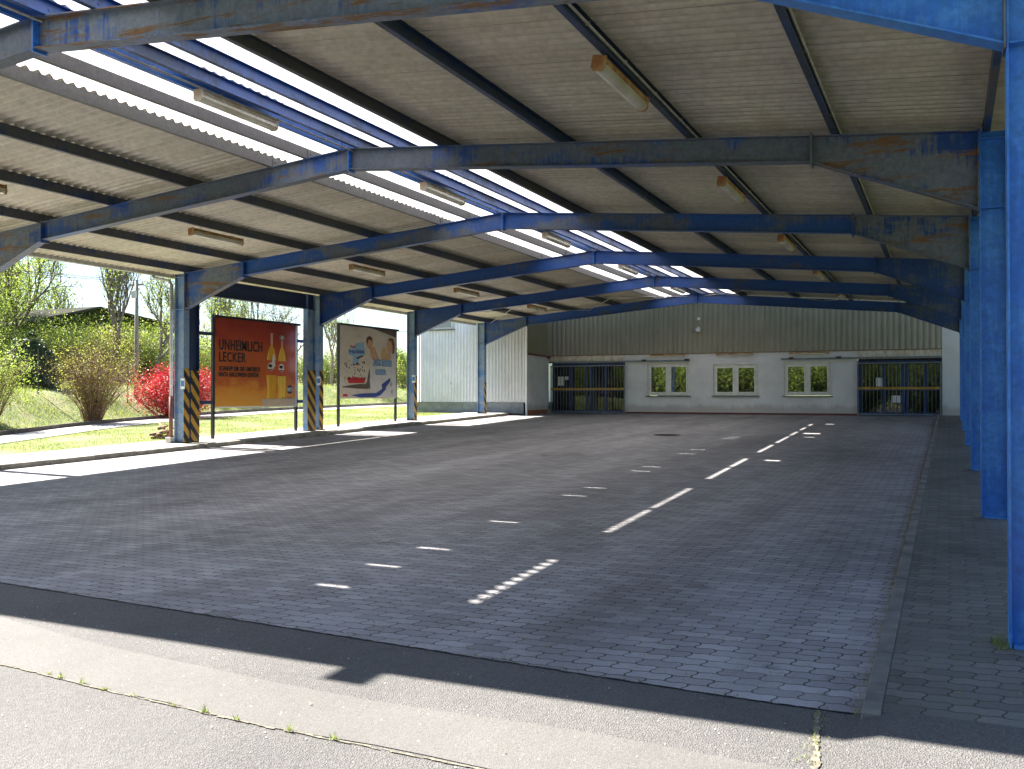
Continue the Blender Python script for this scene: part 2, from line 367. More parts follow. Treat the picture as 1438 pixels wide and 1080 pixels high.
def grid(name, xs, ys, zf, m, parent=None):
    nx, ny = len(xs), len(ys)
    V = [(x, y, zf(x, y)) for y in ys for x in xs]
    F = [(j*nx+i, j*nx+i+1, (j+1)*nx+i+1, (j+1)*nx+i) for j in range(ny-1) for i in range(nx-1)]
    return np_mesh(name, V, F, m, parent)
def tag(o, label=None, cat=None, group=None, kind=None):
    for k, v in (('label', label), ('category', cat), ('group', group), ('kind', kind)):
        if v: o[k] = v
    return o
def thing(name, loc, label, cat, group=None):
    o = bpy.data.objects.new(name, None); COL.objects.link(o); o.location = loc; o.empty_display_size = .2
    return tag(o, label, cat, group)
def struct(o): o['kind'] = 'structure'; return o

# ------------------------------------------------------------------ camera, light, sky
cam = bpy.data.cameras.new('camera'); co = bpy.data.objects.new('camera', cam); COL.objects.link(co)
co.location = (0, 0, CAMZ); co.rotation_euler = (math.pi/2+.0106, 0, .4377)
cam.sensor_width = 36; cam.lens = 1310.73/1438*36; cam.clip_start = .05; cam.clip_end = 2000
sc.camera = co
SUN = Vector((.92, -.09, -1.)).normalized()
sl = bpy.data.lights.new('sun', 'SUN'); so = bpy.data.objects.new('sun', sl); COL.objects.link(so)
sl.energy = 5.0; sl.angle = R(.53); sl.color = (1, .95, .88); so.rotation_euler = SUN.to_track_quat('-Z', 'Y').to_euler(); so.location = (-20, 5, 25)
w = bpy.data.worlds.new('World'); sc.world = w; w.use_nodes = True; nt = w.node_tree
bg = nt.nodes['Background']; st = nt.nodes.new('ShaderNodeTexSky'); st.sky_type = 'NISHITA'; st.sun_disc = False
st.sun_elevation = math.asin(-SUN.z); st.sun_rotation = math.atan2(-SUN.x, -SUN.y) % (2*math.pi)
st.air_density = 1.0; st.dust_density = .7; st.ozone_density = 2.6
nt.links.new(st.outputs[0], bg.inputs[0]); bg.inputs[1].default_value = .050
sc.view_settings.view_transform = 'Standard'; sc.view_settings.look = 'None'; sc.view_settings.gamma = 1.; sc.view_settings.exposure = 2.25
sc.cycles.max_bounces = 10; sc.cycles.diffuse_bounces = 6; sc.cycles.transmission_bounces = 6; sc.cycles.use_denoising = True
sc.cycles.sample_clamp_indirect = 8

# ------------------------------------------------------------------ ground
ysx = [-300, -60, -20, -6, 0, 4, 8, 12, 20, 30, 40, 50, 60, 100, 400]
struct(grid('ground', [-400, -100, -50, -24, -16, -8, 0, 8, 30, 100, 400], ysx, lambda x, y: g(y)-.06, M['grassg']))
# far edge of the footpath
PN = [(-16.5, 6), (-18.6, 11.5), (-20.1, 14.7), (-21.7, 18), (-22.8, 20.2), (-23.9, 23.5), (-24.7, 27.5), (-24.8, 32), (-23.6, 38), (-21, 44)]
def pnx(y): return float(np.interp(y, [p[1] for p in PN], [p[0] for p in PN]))
def foot(y): return pnx(y) - 1.75
def terr(x, y):
    d = foot(y) - .12 - x
    t = min(max(d/2.9, 0), 1); h = 1.12*(t*t*(3-2*t)) + .02*max(0, min(d-2.9, 30))
    far = min(max((y-36)/10, 0), 1); h *= (1-far*.6)
    bumpy = .05*math.sin(x*1.7+y*.9)*math.sin(y*1.3-x*.4) if d > 0 else 0
    return g(y) + .065 + h + bumpy
xs = list(np.arange(-40, -16.7, .35)) + [-16.75]; xs = [-400, -150, -80, -55, -46] + xs
ys = [-60, -20, -6, 0, 3] + list(np.arange(5, 60, .6)) + [70, 100, 200, 400]
struct(grid('grass_verge', xs, ys, terr, M['grassg']))
# forecourt asphalt, patch strip
def Ybr(x): return 4.62 + .058*max(0., -x-1.0)        # edge of the pavers
A = [-60, -30, -20, -15, -10, -7.5, -5, -3, -1.5, -.8, -.42, -.25, 1, 3, 6, 20]
V = []; F = []
rows = [lambda x: -60, lambda x: -20, lambda x: -6, lambda x: 0, lambda x: 2, Ybr]
for fy in rows:
    for x in A: V.append((x, fy(x), g(fy(x))+(.043 if x > -.3 and fy is Ybr else 0)))
nA = len(A)
for j in range(len(rows)-1):
    for i in range(nA-1): F.append((j*nA+i, j*nA+i+1, (j+1)*nA+i+1, (j+1)*nA+i))
struct(np_mesh('forecourt', V, F, M['asph']))
V = []; F = []
A2 = list(np.arange(-9, 3, .25))
for x in A2:
    y0 = 3.41 + .07*max(0, -x-3.) + .012*math.sin(x*5); y1 = 3.90 + .13*max(0, -x-3.4) + .02*math.sin(x*3.1)
    V += [(x, y0, g(y0)+.004), (x, y1, g(y1)+.004)]
for i in range(len(A2)-1): F.append((2*i, 2*i+2, 2*i+3, 2*i+1))
struct(np_mesh('asphalt_patch', V, F, M['patch']))
mb = MB()   # sandy crack lines in the asphalt
def crack(pts, wd, seed):
    rnd = random.Random(seed); P = []
    for (a, b_) in zip(pts[:-1], pts[1:]):
        n = max(2, int((Vector(b_)-Vector(a)).length/.05))
        for i in range(n): P.append(Vector(a).lerp(Vector(b_), i/n))
    for p, q in zip(P[:-1], P[1:]):
        d = (q-p).normalized(); nrm = Vector((-d.y, d.x)); w0 = wd*rnd.uniform(.3, 1.4); w1 = wd*rnd.uniform(.3, 1.4)
        of = nrm*rnd.uniform(-.006, .006)
        pp = [p-nrm*w0+of, q-nrm*w1+of, q+nrm*w1+of, p+nrm*w0+of]
        mb.add([(k.x, k.y, g(k.y)+.0055) for k in pp], [(0, 1, 2, 3)])
crack([(-6.2, 3.62), (-4.94, 3.55), (-3.84, 3.46), (-2.88, 3.40), (-1.9, 3.39), (-.9, 3.38)], .006, 1)
crack([(-.56, 4.60), (-.54, 4.32), (-.50, 4.0), (-.44, 3.5), (-.4, 2.6)], .014, 3)
struct(mb.build('asphalt_joint', M['soil']))
# paved roadway
A = [-15.0, -12, -10, -7.5, -5, -3, -1.5, -.8, -.372]
V = []; F = []
rows = [Ybr] + [(lambda x, y=y: y) for y in (8, 12, 20, 28, 34.25)]
for fy in rows:
    for x in A: V.append((x, fy(x), g(fy(x))+.004))
nA = len(A)
for j in range(len(rows)-1):
    for i in range(nA-1): F.append((j*nA+i, j*nA+i+1, (j+1)*nA+i+1, (j+1)*nA+i))
struct(np_mesh('paved_roadway', V, F, M['paver']))
# raggedy dirt seam where pavers meet asphalt
mb = MB()
crack([(x, Ybr(x)-.004) for x in (-15, -10, -7.5, -5, -3, -1.5, -.8, -.3)], .005, 5)
struct(mb.build('paver_edge_seam', M['darkgap']))
def sheetbox(x0, x1, y0, y1, top, bot, nseg=1):
    m_ = MB(); ys_ = np.linspace(y0, y1, nseg+1)
    for a, b_ in zip(ys_[:-1], ys_[1:]):
        m_.hexa([(x0,a,g(a)+bot),(x1,a,g(a)+bot),(x1,b_,g(b_)+bot),(x0,b_,g(b_)+bot),(x0,a,g(a)+top),(x1,a,g(a)+top),(x1,b_,g(b_)+top),(x0,b_,g(b_)+top)])
    return m_
# kerbs as runs of kerb stones with joints
mb = MB(); y = -10.
kr = random.Random(4)
while y < 31.6:
    dz = kr.uniform(-.004, .004); dx = kr.uniform(-.004, .004); e = min(y+.992, 31.6)
    mb.hexa([(-15.14+dx,y,g(y)-.2),(-15.0+dx,y,g(y)-.2),(-15.0+dx,e,g(e)-.2),(-15.14+dx,e,g(e)-.2),(-15.14+dx,y,g(y)+.10+dz),(-15.005+dx,y,g(y)+.095+dz),(-15.005+dx,e,g(e)+.095+dz),(-15.14+dx,e,g(e)+.10+dz)])
    y += 1.
struct(mb.build('left_kerb', M['kerb'], bevel=.008))
mb = MB(); y = 4.55
while y < 34.1:
    dz = kr.uniform(-.003, .003); e = min(y+.992, 34.15)
    mb.hexa([(-.37,y,g(y)-.2),(-.285,y,g(y)-.2),(-.285,e,g(e)-.2),(-.37,e,g(e)-.2),(-.37,y,g(y)+.045+dz),(-.285,y,g(y)+.045+dz),(-.285,e,g(e)+.045+dz),(-.37,e,g(e)+.045+dz)])
    y += 1.
struct(mb.build('right_kerb', M['kerbR'], bevel=.008))
struct(sheetbox(-16.8, -15.15, -10, 33, .10, -.2, 3).build('left_pavement', M['conc']))
struct(sheetbox(-.283, 4.5, 4.60, 60, .04, -.2, 4).build('right_pavement', M['paver2']))
# footpath
V = []; F = []; K = []; ysq = np.arange(3, 44, .8)
for y in ysq:
    a = pnx(y); f_ = foot(y)
    V += [(a, y, g(y)+.085), (f_, y, g(y)+.085)]
for i in range(len(ysq)-1): F.append((2*i+1, 2*i, 2*i+2, 2*i+3))
struct(np_mesh('footpath', V, F, M['path']))
mb = MB()
for a, b_ in zip(ysq[:-1], ysq[1:]):
    fa, fb = foot(a), foot(b_)
    mb.hexa([(fa-.09,a,g(a)),(fa,a,g(a)),(fb,b_,g(b_)),(fb-.09,b_,g(b_)),(fa-.09,a,g(a)+.2),(fa,a,g(a)+.2),(fb,b_,g(b_)+.2),(fb-.09,b_,g(b_)+.2)])
struct(mb.build('footpath_kerb', M['pathk']))
# manhole cover
mc = thing('manhole_cover', (-6.42, 22.9, g(22.9)), 'round dark iron manhole cover in the paving', 'manhole cover')
MB().lathe((-6.42, 22.9, g(22.9)-.03), [(.34, 0), (.34, .042), (.30, .042), (.30, .036)], 28).build('rim', M['iron'], mc)
mb = MB().lathe((-6.42, 22.9, g(22.9)-.02), [(.29, 0), (.29, .034)], 28)
for i in range(-4, 5):
    h = math.sqrt(.27**2-(i*.06)**2); mb.box((-6.42+i*.06-.012, 22.9-h, g(22.9)+.012), (-6.42+i*.06+.012, 22.9+h, g(22.9)+.02))
mb.build('lid', M['iron'], mc)

# ------------------------------------------------------------------ canopy
can = thing('canopy', (XM, 18.5, g(18.5)), 'long blue steel canopy over the paved yard with rusty portal frames and corrugated roof', 'canopy')
def hsec(p0, p1, d0, d1, y, fw, tf=.012, tw=.009):
    """I-section in the xz plane; p=(x, ztop)"""
    m_ = MB(); (x0, z0), (x1, z1) = p0, p1; h = fw/2
    def slab(za0, za1, zb0, zb1, w2):
        m_.hexa([(x0,y-w2,za0),(x1,y-w2,za1),(x1,y+w2,za1),(x0,y+w2,za0),(x0,y-w2,zb0),(x1,y-w2,zb1),(x1,y+w2,zb1),(x0,y+w2,zb0)])
    slab(z0-tf, z1-tf, z0, z1, h)
    slab(z0-d0, z1-d1, z0-d0+tf, z1-d1+tf, h)
    slab(z0-d0+tf, z1-d1+tf, z0-tf, z1-tf, tw/2)
    return m_
HX = 1.68; KD = .8175
for i, Y in enumerate(FY):
    for sgn, xin in ((-1, XL), (1, XR)):
        s_ = -sgn                                                 # direction to the ridge
        xh = xin + s_*HX
        z0, z1, zr_ = zt(xin, Y), zt(xh, Y), zridge(Y)
        rm = M['raf0'] if i == 0 else M['raf1'] if i == 1 else M['raf2'] if i == 2 else M['raf3']
        if sgn < 0 and i < 2: rm = M['raf1']
        hm = M['haunch'] if i < 3 else M['haunch2']
        r = hsec((xh+s_*.018, z1-SL*-.018), (XM-s_*.014, zr_-SL*.014), DEP, DEP, Y, .15).build('rafter', rm, can)
        h = hsec((xin+s_*.014, z0), (xh-s_*.004, z1), KD, DEP+.012, Y, .15).build('haunch', hm if i else (M['colR'] if sgn > 0 else hm), can)
        # end plates with bolts
        pm = MB(); xa, xb = sorted((xh-s_*.002, xh+s_*.020)); pm.box((xa, Y-.085, z1-DEP-.045), (xb, Y+.085, z1+.025))
        for zz in (-.06, -.15, -.24):
            for yy in (-.05, .05): pm.tube([(xa-.014, Y+yy, z1+zz), (xb+.014, Y+yy, z1+zz)], .011, 6)
        pm.build('splice_plate', rm, can)
        pm = MB(); xa, xb = sorted((xin+s_*.001, xin+s_*.013)); pm.box((xa, Y-.09, z0-KD-.03), (xb, Y+.09, z0+.01))
        pm.build('end_plate', hm, can)
        # column
        base = g(Y) + (.102 if sgn < 0 else .042)
        wd = .28 if sgn < 0 else .26
        xo = xin - s_*wd; top = z0 + .01
        cm = M['colL'] if sgn < 0 else M['colR']
        fw = .17 if sgn < 0 else .16
        cb = MB()
        a, b_ = sorted((xin, xin-s_*.013)); cb.box((a, Y-fw/2, base), (b_, Y+fw/2, top))
        a, b_ = sorted((xo, xo+s_*.013)); cb.box((a, Y-fw/2, base), (b_, Y+fw/2, top-.03))
        a, b_ = sorted((xin-s_*.013, xo+s_*.013)); cb.box((a, Y-.005, base), (b_, Y+.005, top-.02))
        for zz in (z0-KD, z0-.09):
            for q in (-1, 1):
                y0_, y1_ = sorted((Y+q*.0055, Y+q*(fw/2-.004))); cb.box((a+.001, y0_, zz-.006), (b_-.001, y1_, zz+.006))
        c_ = cb.build('column', cm, can, bevel=.003)
        pb = MB(); a, b_ = sorted((xin+s_*(.04 if sgn < 0 else -.02), xo-s_*(.04 if sgn < 0 else -.02))); pb.box((a, Y-(.13 if sgn < 0 else .07), base-.004), (b_, Y+(.13 if sgn < 0 else .07), base+.018)); pb.build('base_plate', M['darkgap'] if sgn < 0 else M['colR'], can)
        if sgn < 0:
            zc = base+.02; ht = {0: 1.6, 1: 1.6, 2: 1.66, 3: 1.60, 4: 1.42, 5: 1.15}[i]
            ob_ = MB().box((0, -fw/2-.001, 0), (.006, fw/2+.001, ht)).build('hazard_stripe', M['haz'], c_)
            ob_.matrix_parent_inverse = Matrix(); ob_.location = (xin+.001, Y, zc)
    # ridge plates
    zr_ = zridge(Y)
    mb = MB().box((XM-.013, Y-.08, zr_-DEP-.03), (XM+.013, Y+.08, zr_+.01))
    for zz in (-.06, -.15, -.24):
        for yy in (-.05, .05): mb.tube([(XM-.03, Y+yy, zr_+zz), (XM+.03, Y+yy, zr_+zz)], .011, 6)
    mb.build('ridge_plate', M['purBr'], can)
# stickers on the left columns
for i, Y in enumerate(FY[2:5]):
    zb = g(Y)+.1+1.22
    st_ = MB().box((-15.655, Y-.112, zb), (-15.535, Y-.106, zb+.24))
    st_ = st_.build('notice_plate', M['paper'], can)
    q = MB().box((-15.645, Y-.1135, zb+.06), (-15.545, Y-.1125, zb+.19)); qo = q.build('picture', flatc('sign_blue%d' % i, (.05, .19, .42)), st_)
# purlins
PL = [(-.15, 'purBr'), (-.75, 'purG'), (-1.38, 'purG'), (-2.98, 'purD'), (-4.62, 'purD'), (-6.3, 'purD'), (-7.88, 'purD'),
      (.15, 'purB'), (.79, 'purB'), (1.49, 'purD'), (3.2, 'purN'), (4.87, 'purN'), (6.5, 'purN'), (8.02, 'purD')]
PH = .14
for (dx, mk) in PL:
    x = XM+dx; mb = MB(); q = 1 if dx > 0 else -1
    ys_ = [Y_FRONT+.05] + FY + [Y_BACK]
    for a, b_ in zip(ys_[:-1], ys_[1:]):
        if b_-a < .3: continue
        z0, z1 = zt(x, a), zt(x, b_)
        def bx(xa, xb, lo, hi):
            mb.hexa([(xa,a,z0+lo),(xb,a,z0+lo),(xb,b_,z1+lo),(xa,b_,z1+lo),(xa,a,z0+hi),(xb,a,z0+hi),(xb,b_,z1+hi),(xa,b_,z1+hi)])
        xi, xo2 = (x+.03, x-.03) if dx <= 0 else (x-.03, x+.03)
        wl, wr = sorted((xi, xi+(.005 if dx > 0 else -.005)))
        bx(wl, wr, .001, PH-.001)                                    # web
        bx(x-.0305, x+.0305, .0, .006) if False else bx(min(xi, xo2), max(xi, xo2), -.004, .0009)
        bx(min(xi, xo2), max(xi, xo2), PH-.0009, PH+.003)
        l0, l1 = sorted((xo2, xo2+(.004 if dx <= 0 else -.004))); bx(l0, l1, .001, .022)
    for Y in FY:   # cleats
        z = zt(x, Y); e = x + (.075 if dx <= 0 else -.075)
        a, b_ = sorted((x+(.031 if dx <= 0 else -.031), x+(.039 if dx <= 0 else -.039)))
        mb.box((a, Y-.055, z-.002), (b_, Y+.055, z+.12))
        mb.tube([(a-.012, Y, z+.07), (b_+.012, Y, z+.07)], .012, 6)
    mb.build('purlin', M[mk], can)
# corrugated sheets
PIT = .15; KPW = 8
def corr(name, xs_, y0, y1, m_, holes=None, lift=.0, parent=None):
    n = int((y1-y0)/PIT*KPW); yy = y0 + np.arange(n+1)*PIT/KPW
    ph = (np.arange(n+1) % KPW)/KPW
    prof = np.clip(np.sin(ph*2*math.pi)*1.9, -1, 1)*.020
    nx = len(xs_); V = np.zeros((n+1, nx, 3)); V[:, :, 0] = np.array(xs_)[None]; V[:, :, 1] = yy[:, None]
    zr_ = 5.094-.0047*(yy-5.97)
    V[:, :, 2] = zr_[:, None] - SL*np.abs(np.array(xs_)-XM)[None] + PH + .024 + lift + prof[:, None]
    I = np.arange((n+1)*nx).reshape(n+1, nx)
    F = np.stack([I[:-1, :-1], I[:-1, 1:], I[1:, 1:], I[1:, :-1]], -1)
    if holes is not None:
        keep = np.ones(F.shape[:2], bool)
        for (hx0, hx1, hy0, hy1) in holes:
            for k in range(nx-1):
                xm_ = (xs_[k]+xs_[k+1])/2
                if hx0 < xm_ < hx1: keep[(yy[:-1] > hy0) & (yy[:-1] < hy1), k] = False
        F = F[keep]
    return np_mesh(name, V.reshape(-1, 3), F.reshape(-1, 4), m_, parent, True)
XEL, XER = -16.50, 1.1
corr('roof_sheet', [XEL, -13, XM-1.36], Y_FRONT, Y_BACK, M['sheet'], parent=can)
corr('roof_sheet', [XM+1.41, -3, XER], Y_FRONT, Y_BACK, M['sheet'], parent=can)
hol = [(XM-1.35, XM-1.07, 6.28, 6.32)]+[(XM-1.49, XM-1.07, y, y+.035) for y in (7.06, 7.88, 9.5, 11.75, 12.6, 14.9, 15.6, 18.2, 19.2, 22.4, 23.0, 26.0)]
corr('skylight_sheet', [XM-1.52, XM-1.49, XM-1.32, XM-1.07, XM-.5, XM-.095], Y_FRONT, Y_BACK, M['sky'], hol, .004, can)
hol2 = [(XM+.33, XM+.78, 17.25, 17.45), (XM-.0, XM+.9, 24.6, 24.95), (XM+.33, XM+.78, 23.4, 23.5), (XM+.33, XM+.78, 29.0, 29.15)]
corr('skylight_sheet', [XM-.03, XM+.33, XM+.78, XM+1.2, XM+1.55], Y_FRONT, Y_BACK, M['sky'], hol2, .004, can)
# ridge cap: missing in stretches where the sun comes through
mb = MB()
gaps = [(6.2, 7.9), (9.3, 13.0), (14.25, 17.6), (19.0, 21.0), (21.5, 23.6), (24.0, 25.4), (26.0, 27.3), (28.2, 29.0)]
y = Y_FRONT-.20
for (a, b_) in gaps + [(Y_BACK, Y_BACK)]:
    if a > y:
        mb = MB()
        for q in (-1, 1):
            x0, x1 = XM, XM+q*.14
            z0, z1 = zridge(y)+PH+.053, zridge(a)+PH+.053
            mb.hexa([(min(x0,x1),y,z0-(.02 if q<0 else 0)),(max(x0,x1),y,z0-(.02 if q>0 else 0)),(max(x0,x1),a,z1-(.02 if q>0 else 0)),(min(x0,x1),a,z1-(.02 if q<0 else 0)),
                     (min(x0,x1),y,z0+.003-(.02 if q<0 else 0)),(max(x0,x1),y,z0+.003-(.02 if q>0 else 0)),(max(x0,x1),a,z1+.003-(.02 if q>0 else 0)),(min(x0,x1),a,z1+.003-(.02 if q<0 else 0))])
        mb.build('ridge_cap', M['galv'], can)
    y = b_
for (a, b_) in gaps[:2]:     # bars added at each corrugation to break the sun stripe into ticks
    t = a
    while t < b_:
        MB().box((XM-.14, t, zridge(t)+PH+.02), (XM+.01, t+(.05 if a < 8 else .03), zridge(t)+PH+.045)).build('stripe_break_bar', M['darkgap'], can); t += PIT
# gutters, eave trim
for x, q in ((XEL, -1), (XER, 1)):
    z0, z1 = zt(x, Y_FRONT)+PH+.045, zt(x, Y_BACK)+PH+.045
    mb = MB(); pr = [(0, 0), (0, -.11), (q*.12, -.11), (q*.12, .01), (q*.112, .01), (q*.112, -.102), (q*.008, -.102), (q*.008, 0)]
    n = len(pr); vs = [(x+p[0], Y_FRONT, z0+p[1]) for p in pr] + [(x+p[0], Y_BACK, z1+p[1]) for p in pr]
    mb.add(vs, [tuple(range(n)), tuple(range(n, 2*n))] + [(i, (i+1) % n, n+(i+1) % n, n+i) for i in range(n)])
    mb.build('gutter', M['galv'], can)
for Y in (FY[0], FY[2]):
    zc = g(Y)+.1; xx = -15.99; yy = Y-.06; zt_ = zt(XEL, Y)+PH-.05
    mb = MB().tube([(XEL-.05, yy, zt_), (XEL-.02, yy, zt_-.08), (xx-.06, yy, zt_-.17), (xx, yy, zt_-.26), (xx, yy, zc+1.05)], .038, 10)
    d_ = mb.build('downpipe', M['galv'], can, True)
    MB().tube([(xx, yy, zc+1.05), (xx, yy, zc+.12)], .045, 10).build('standpipe', M['rustpipe'], can, True)
    MB().box((xx-.09, yy-.09, zc-.005), (xx+.07, yy+.09, zc+.13)).build('pipe_footing', M['conc'], can, bevel=.01)
# longitudinal portal between frames 2 and 3, left side
for (ya, yb) in ((16.12, 16.38), (20.38, 20.72)):
    Yf = FY[2] if ya < 18 else FY[3]; base = g(ya)+.102; top = 1.6+2.68
    cb = MB(); x0, x1 = -15.75, -15.598
    cb.box((x0, ya, base), (x1, ya+.012, top)); cb.box((x0, yb-.012, base), (x1, yb, top)); cb.box((-15.68, ya+.012, base), (-15.67, yb-.012, top))
    m_ = M['brace'] if ya < 18 else M['colL']
    c_ = cb.build('brace_column', m_, can)
    o_ = MB().box((0, ya-18-.002, 0), (.008, yb-18+.002, 1.62)).build('hazard_stripe', M['haz'], c_)
    o_.matrix_parent_inverse = Matrix(); o_.location = (x1-.002, 18, base+.02)
    MB().box((-15.75, ya+.02, base+.02), (x1-.006, yb-.02, base+1.6)).build('guard_panel', M['brace'], c_)
cb = MB(); cb.box((-15.75, 16.1, 1.6+2.30), (-15.6, 20.74, 1.6+2.315)); cb.box((-15.75, 16.1, 1.6+2.68), (-15.6, 20.74, 1.6+2.695)); cb.box((-15.68, 16.1, 1.6+2.315), (-15.66, 20.74, 1.6+2.68))
for yy in (16.4, 20.4): cb.box((-15.75, yy, 3.916), (-15.6, yy+.012, 4.279))
cb.build('brace_beam', M['brace'], can)
# brace rods in the last bay
mb = MB()
for (xa, xb) in ((-15.4, -11.5), (-11.5, -7.9), (-7.4, -3.6), (-3.6, .1)):
    for (ya, yb) in ((FY[4], FY[5]), (FY[5], FY[4])):
        mb.tube([(xa, ya, zt(xa, ya)-.06), (xb, yb, zt(xb, yb)-.06)], .010, 6)
mb.build('brace_rod', M['galv'], can)
# conduits
for dx, o_, z_ in ((.03, .0, -.03), (4.87, .048, .055), (6.5, .048, .06)):
    x = XM+dx+o_; mb = MB(); ys_ = [Y_FRONT+.1, 12, 20, 31]
    mb.tube([(x, y, zt(x, y)+z_) for y in ys_], .013, 8)
    for y in np.arange(Y_FRONT+.6, 31, 1.): mb.box((x-.02, y-.008, zt(x, y)+z_-.018), (x+.02, y+.008, zt(x, y)+z_+.02))
    mb.build('conduit', M['conduit'], can, True)
# slack cable near ridge
mb = MB(); P = []
for t in np.linspace(0, 1, 14): P.append((-9.4+1.2*t, FY[5]-.3-.9*t, zt(-9.4+1.2*t, 30)-.02-.25*math.sin(math.pi*t)))
mb.tube(P, .008, 5).build('loose_cable', M['black'], can)

# ------------------------------------------------------------------ fluorescent fittings
def fixture(rusty):
    t = thing('strip_light', (0, 0, 0), 'x', 'strip light'); t['_local'] = 1
    Lh = .66
    mb = MB().prism([(-.05, .045), (-.065, .0), (-.05, -.01), (.05, -.01), (.065, 0), (.05, .045)], 'y', -Lh, Lh); mb.build('housing', M['fitr' if rusty else 'fit'], t)
    pr = [(-.058, -.012), (-.062, -.05), (-.045, -.078), (0, -.088), (.045, -.078), (.062, -.05), (.058, -.012)]
    MB().prism(pr, 'y', -Lh+.02, Lh-.02).build('cover', M['cover'], t)
    for q in (-1, 1):
        a, b_ = sorted((q*(Lh+.001), q*(Lh-.018)))
        MB().prism([(-.066, .05), (-.068, -.06), (-.04, -.09), (.04, -.09), (.068, -.06), (.066, .05)], 'y', a-.001 if q > 0 else a, b_).build('end_cap', M['fitr' if rusty else 'fit'], t)
    for q in (-.42, .42): MB().box((-.012, q-.012, .046), (.012, q+.012, .075)).build('bracket', M['galv'], t)
    return t
def copy_tree(o, parent=None):
    c = o.copy(); COL.objects.link(c)
    if parent: c.parent = parent
    for ch in o.children: copy_tree(ch, c)
    return c
bays = ['first', 'second', 'third', 'fourth', 'rearmost']
where = {'first': 'in the bay nearest the viewer', 'second': 'in the second bay of the roof', 'third': 'in the third bay of the roof', 'fourth': 'in the fourth bay of the roof', 'rearmost': 'in the last bay before the hall'}
f1, f2 = fixture(False), fixture(True); u1 = u2 = False
for j, (dx, rr) in enumerate(((-.03, False), (4.83, True), (-4.75, True))):
    for i in range(5):
        src = f2 if rr else f1
        if (rr and not u2) or (not rr and not u1):
            o = src; u2 = u2 or rr; u1 = u1 or not rr
        else: o = copy_tree(src)
        y = (8.68 if j == 0 else 8.5 if j == 1 else 8.45)+5*i; x = XM+dx
        z = zt(x, y) + (-.075 if j == 0 else -.078)
        o.location = (x, y, z); o.rotation_euler = (-.0047, (0, SL, -SL)[j]*1., 0)
        if j == 1: o.rotation_euler = (0, .18, 0)
        row = ('white strip light under the ridge skylight ', 'rusty yellowed strip light on the right roof slope ', 'brown rusty strip light on the left roof slope ')[j]
        tag(o, row + where[bays[i]], 'strip light', 'strip lights hanging under the canopy roof')

# ------------------------------------------------------------------ hall and wing
hall = thing('hall', (-7, YW, g(YW)), 'hall behind the canopy with white lower wall, beige corrugated cladding and pale wing', 'building')
Z = 1.6
gf = g(YW)
def ribbed(name, x0, x1, y, z0, z1, pitch, m_, rib=.022, parent=hall, face=-1, top=None):
    """vertical trapezoid cladding in the xz plane"""
    V = []; xs_ = []; k = 0; x = x0
    while x < x1:
        for dx, dy in ((0, 0), (.62, 0), (.70, 1), (.92, 1), (1., 0)):
            xs_.append((min(x+dx*pitch, x1), dy*rib))
        x += pitch
    for (xx, dy) in xs_: V += [(xx, y+dy, z0), (xx, y+dy, z1 if top is None else top(xx))]
    F = [(2*i, 2*i+2, 2*i+3, 2*i+1) for i in range(len(xs_)-1)]
    return np_mesh(name, V, F, m_, parent)
zc = Z+1.53                        # bottom of the upper cladding
# lower wall with real openings
ops = [(-14.4, -11.22, gf-.1, Z+1.22), (-10.33, -8.73, Z-.06, Z+1.16), (-7.83, -6.23, Z-.06, Z+1.09), (-5.31, -3.72, Z-.06, Z+1.11), (-2.86, -.20, gf-.1, Z+1.16)]
mb = MB(); x = -14.4
for (a, b_, lo, hi) in ops:
    if a > x: mb.box((x, YW, gf-.3), (a, YW+.3, zc+.02))
    if lo > gf: mb.box((a, YW, gf-.3), (b_, YW+.3, lo))
    x = b_
MB().box((x+.002, YW-.03, gf-.3), (5.2, YW+.3, zc+3.0)).build('end_wall', M['render'], hall)
for (a, b_, lo, hi) in ops[1:4]: mb.box((a, YW, hi), (b_, YW+.3, zc+.02))
wall = mb.build('wall', M['render'], hall)
for (a, b_, lo, hi) in (ops[0], ops[4]): MB().box((a, YW-.004, hi+.06), (b_, YW+.3, zc+.02)).build('lintel', M['lintel'], hall)
mb = MB()
for a, b_ in ((-11.22, -2.86),): mb.box((a+.01, YW-.012, gf-.02), (b_-.01, YW-.001, gf+.07))
mb.build('plinth', M['plinthR'], hall)
ribbed('upper_cladding', -14.4, -.19, YW-.03, zc, Z+4.4, .187, M['cladH'])
MB().box((-14.4, YW-.045, zc-.02), (-.19, YW-.002, zc-.001)).build('drip_flashing', M['rustpipe'], hall)
MB().box((-14.39, YW+.02, zc+.03), (-.19, YW+.3, Z+4.4)).build('backing_wall', M['inside'], hall)
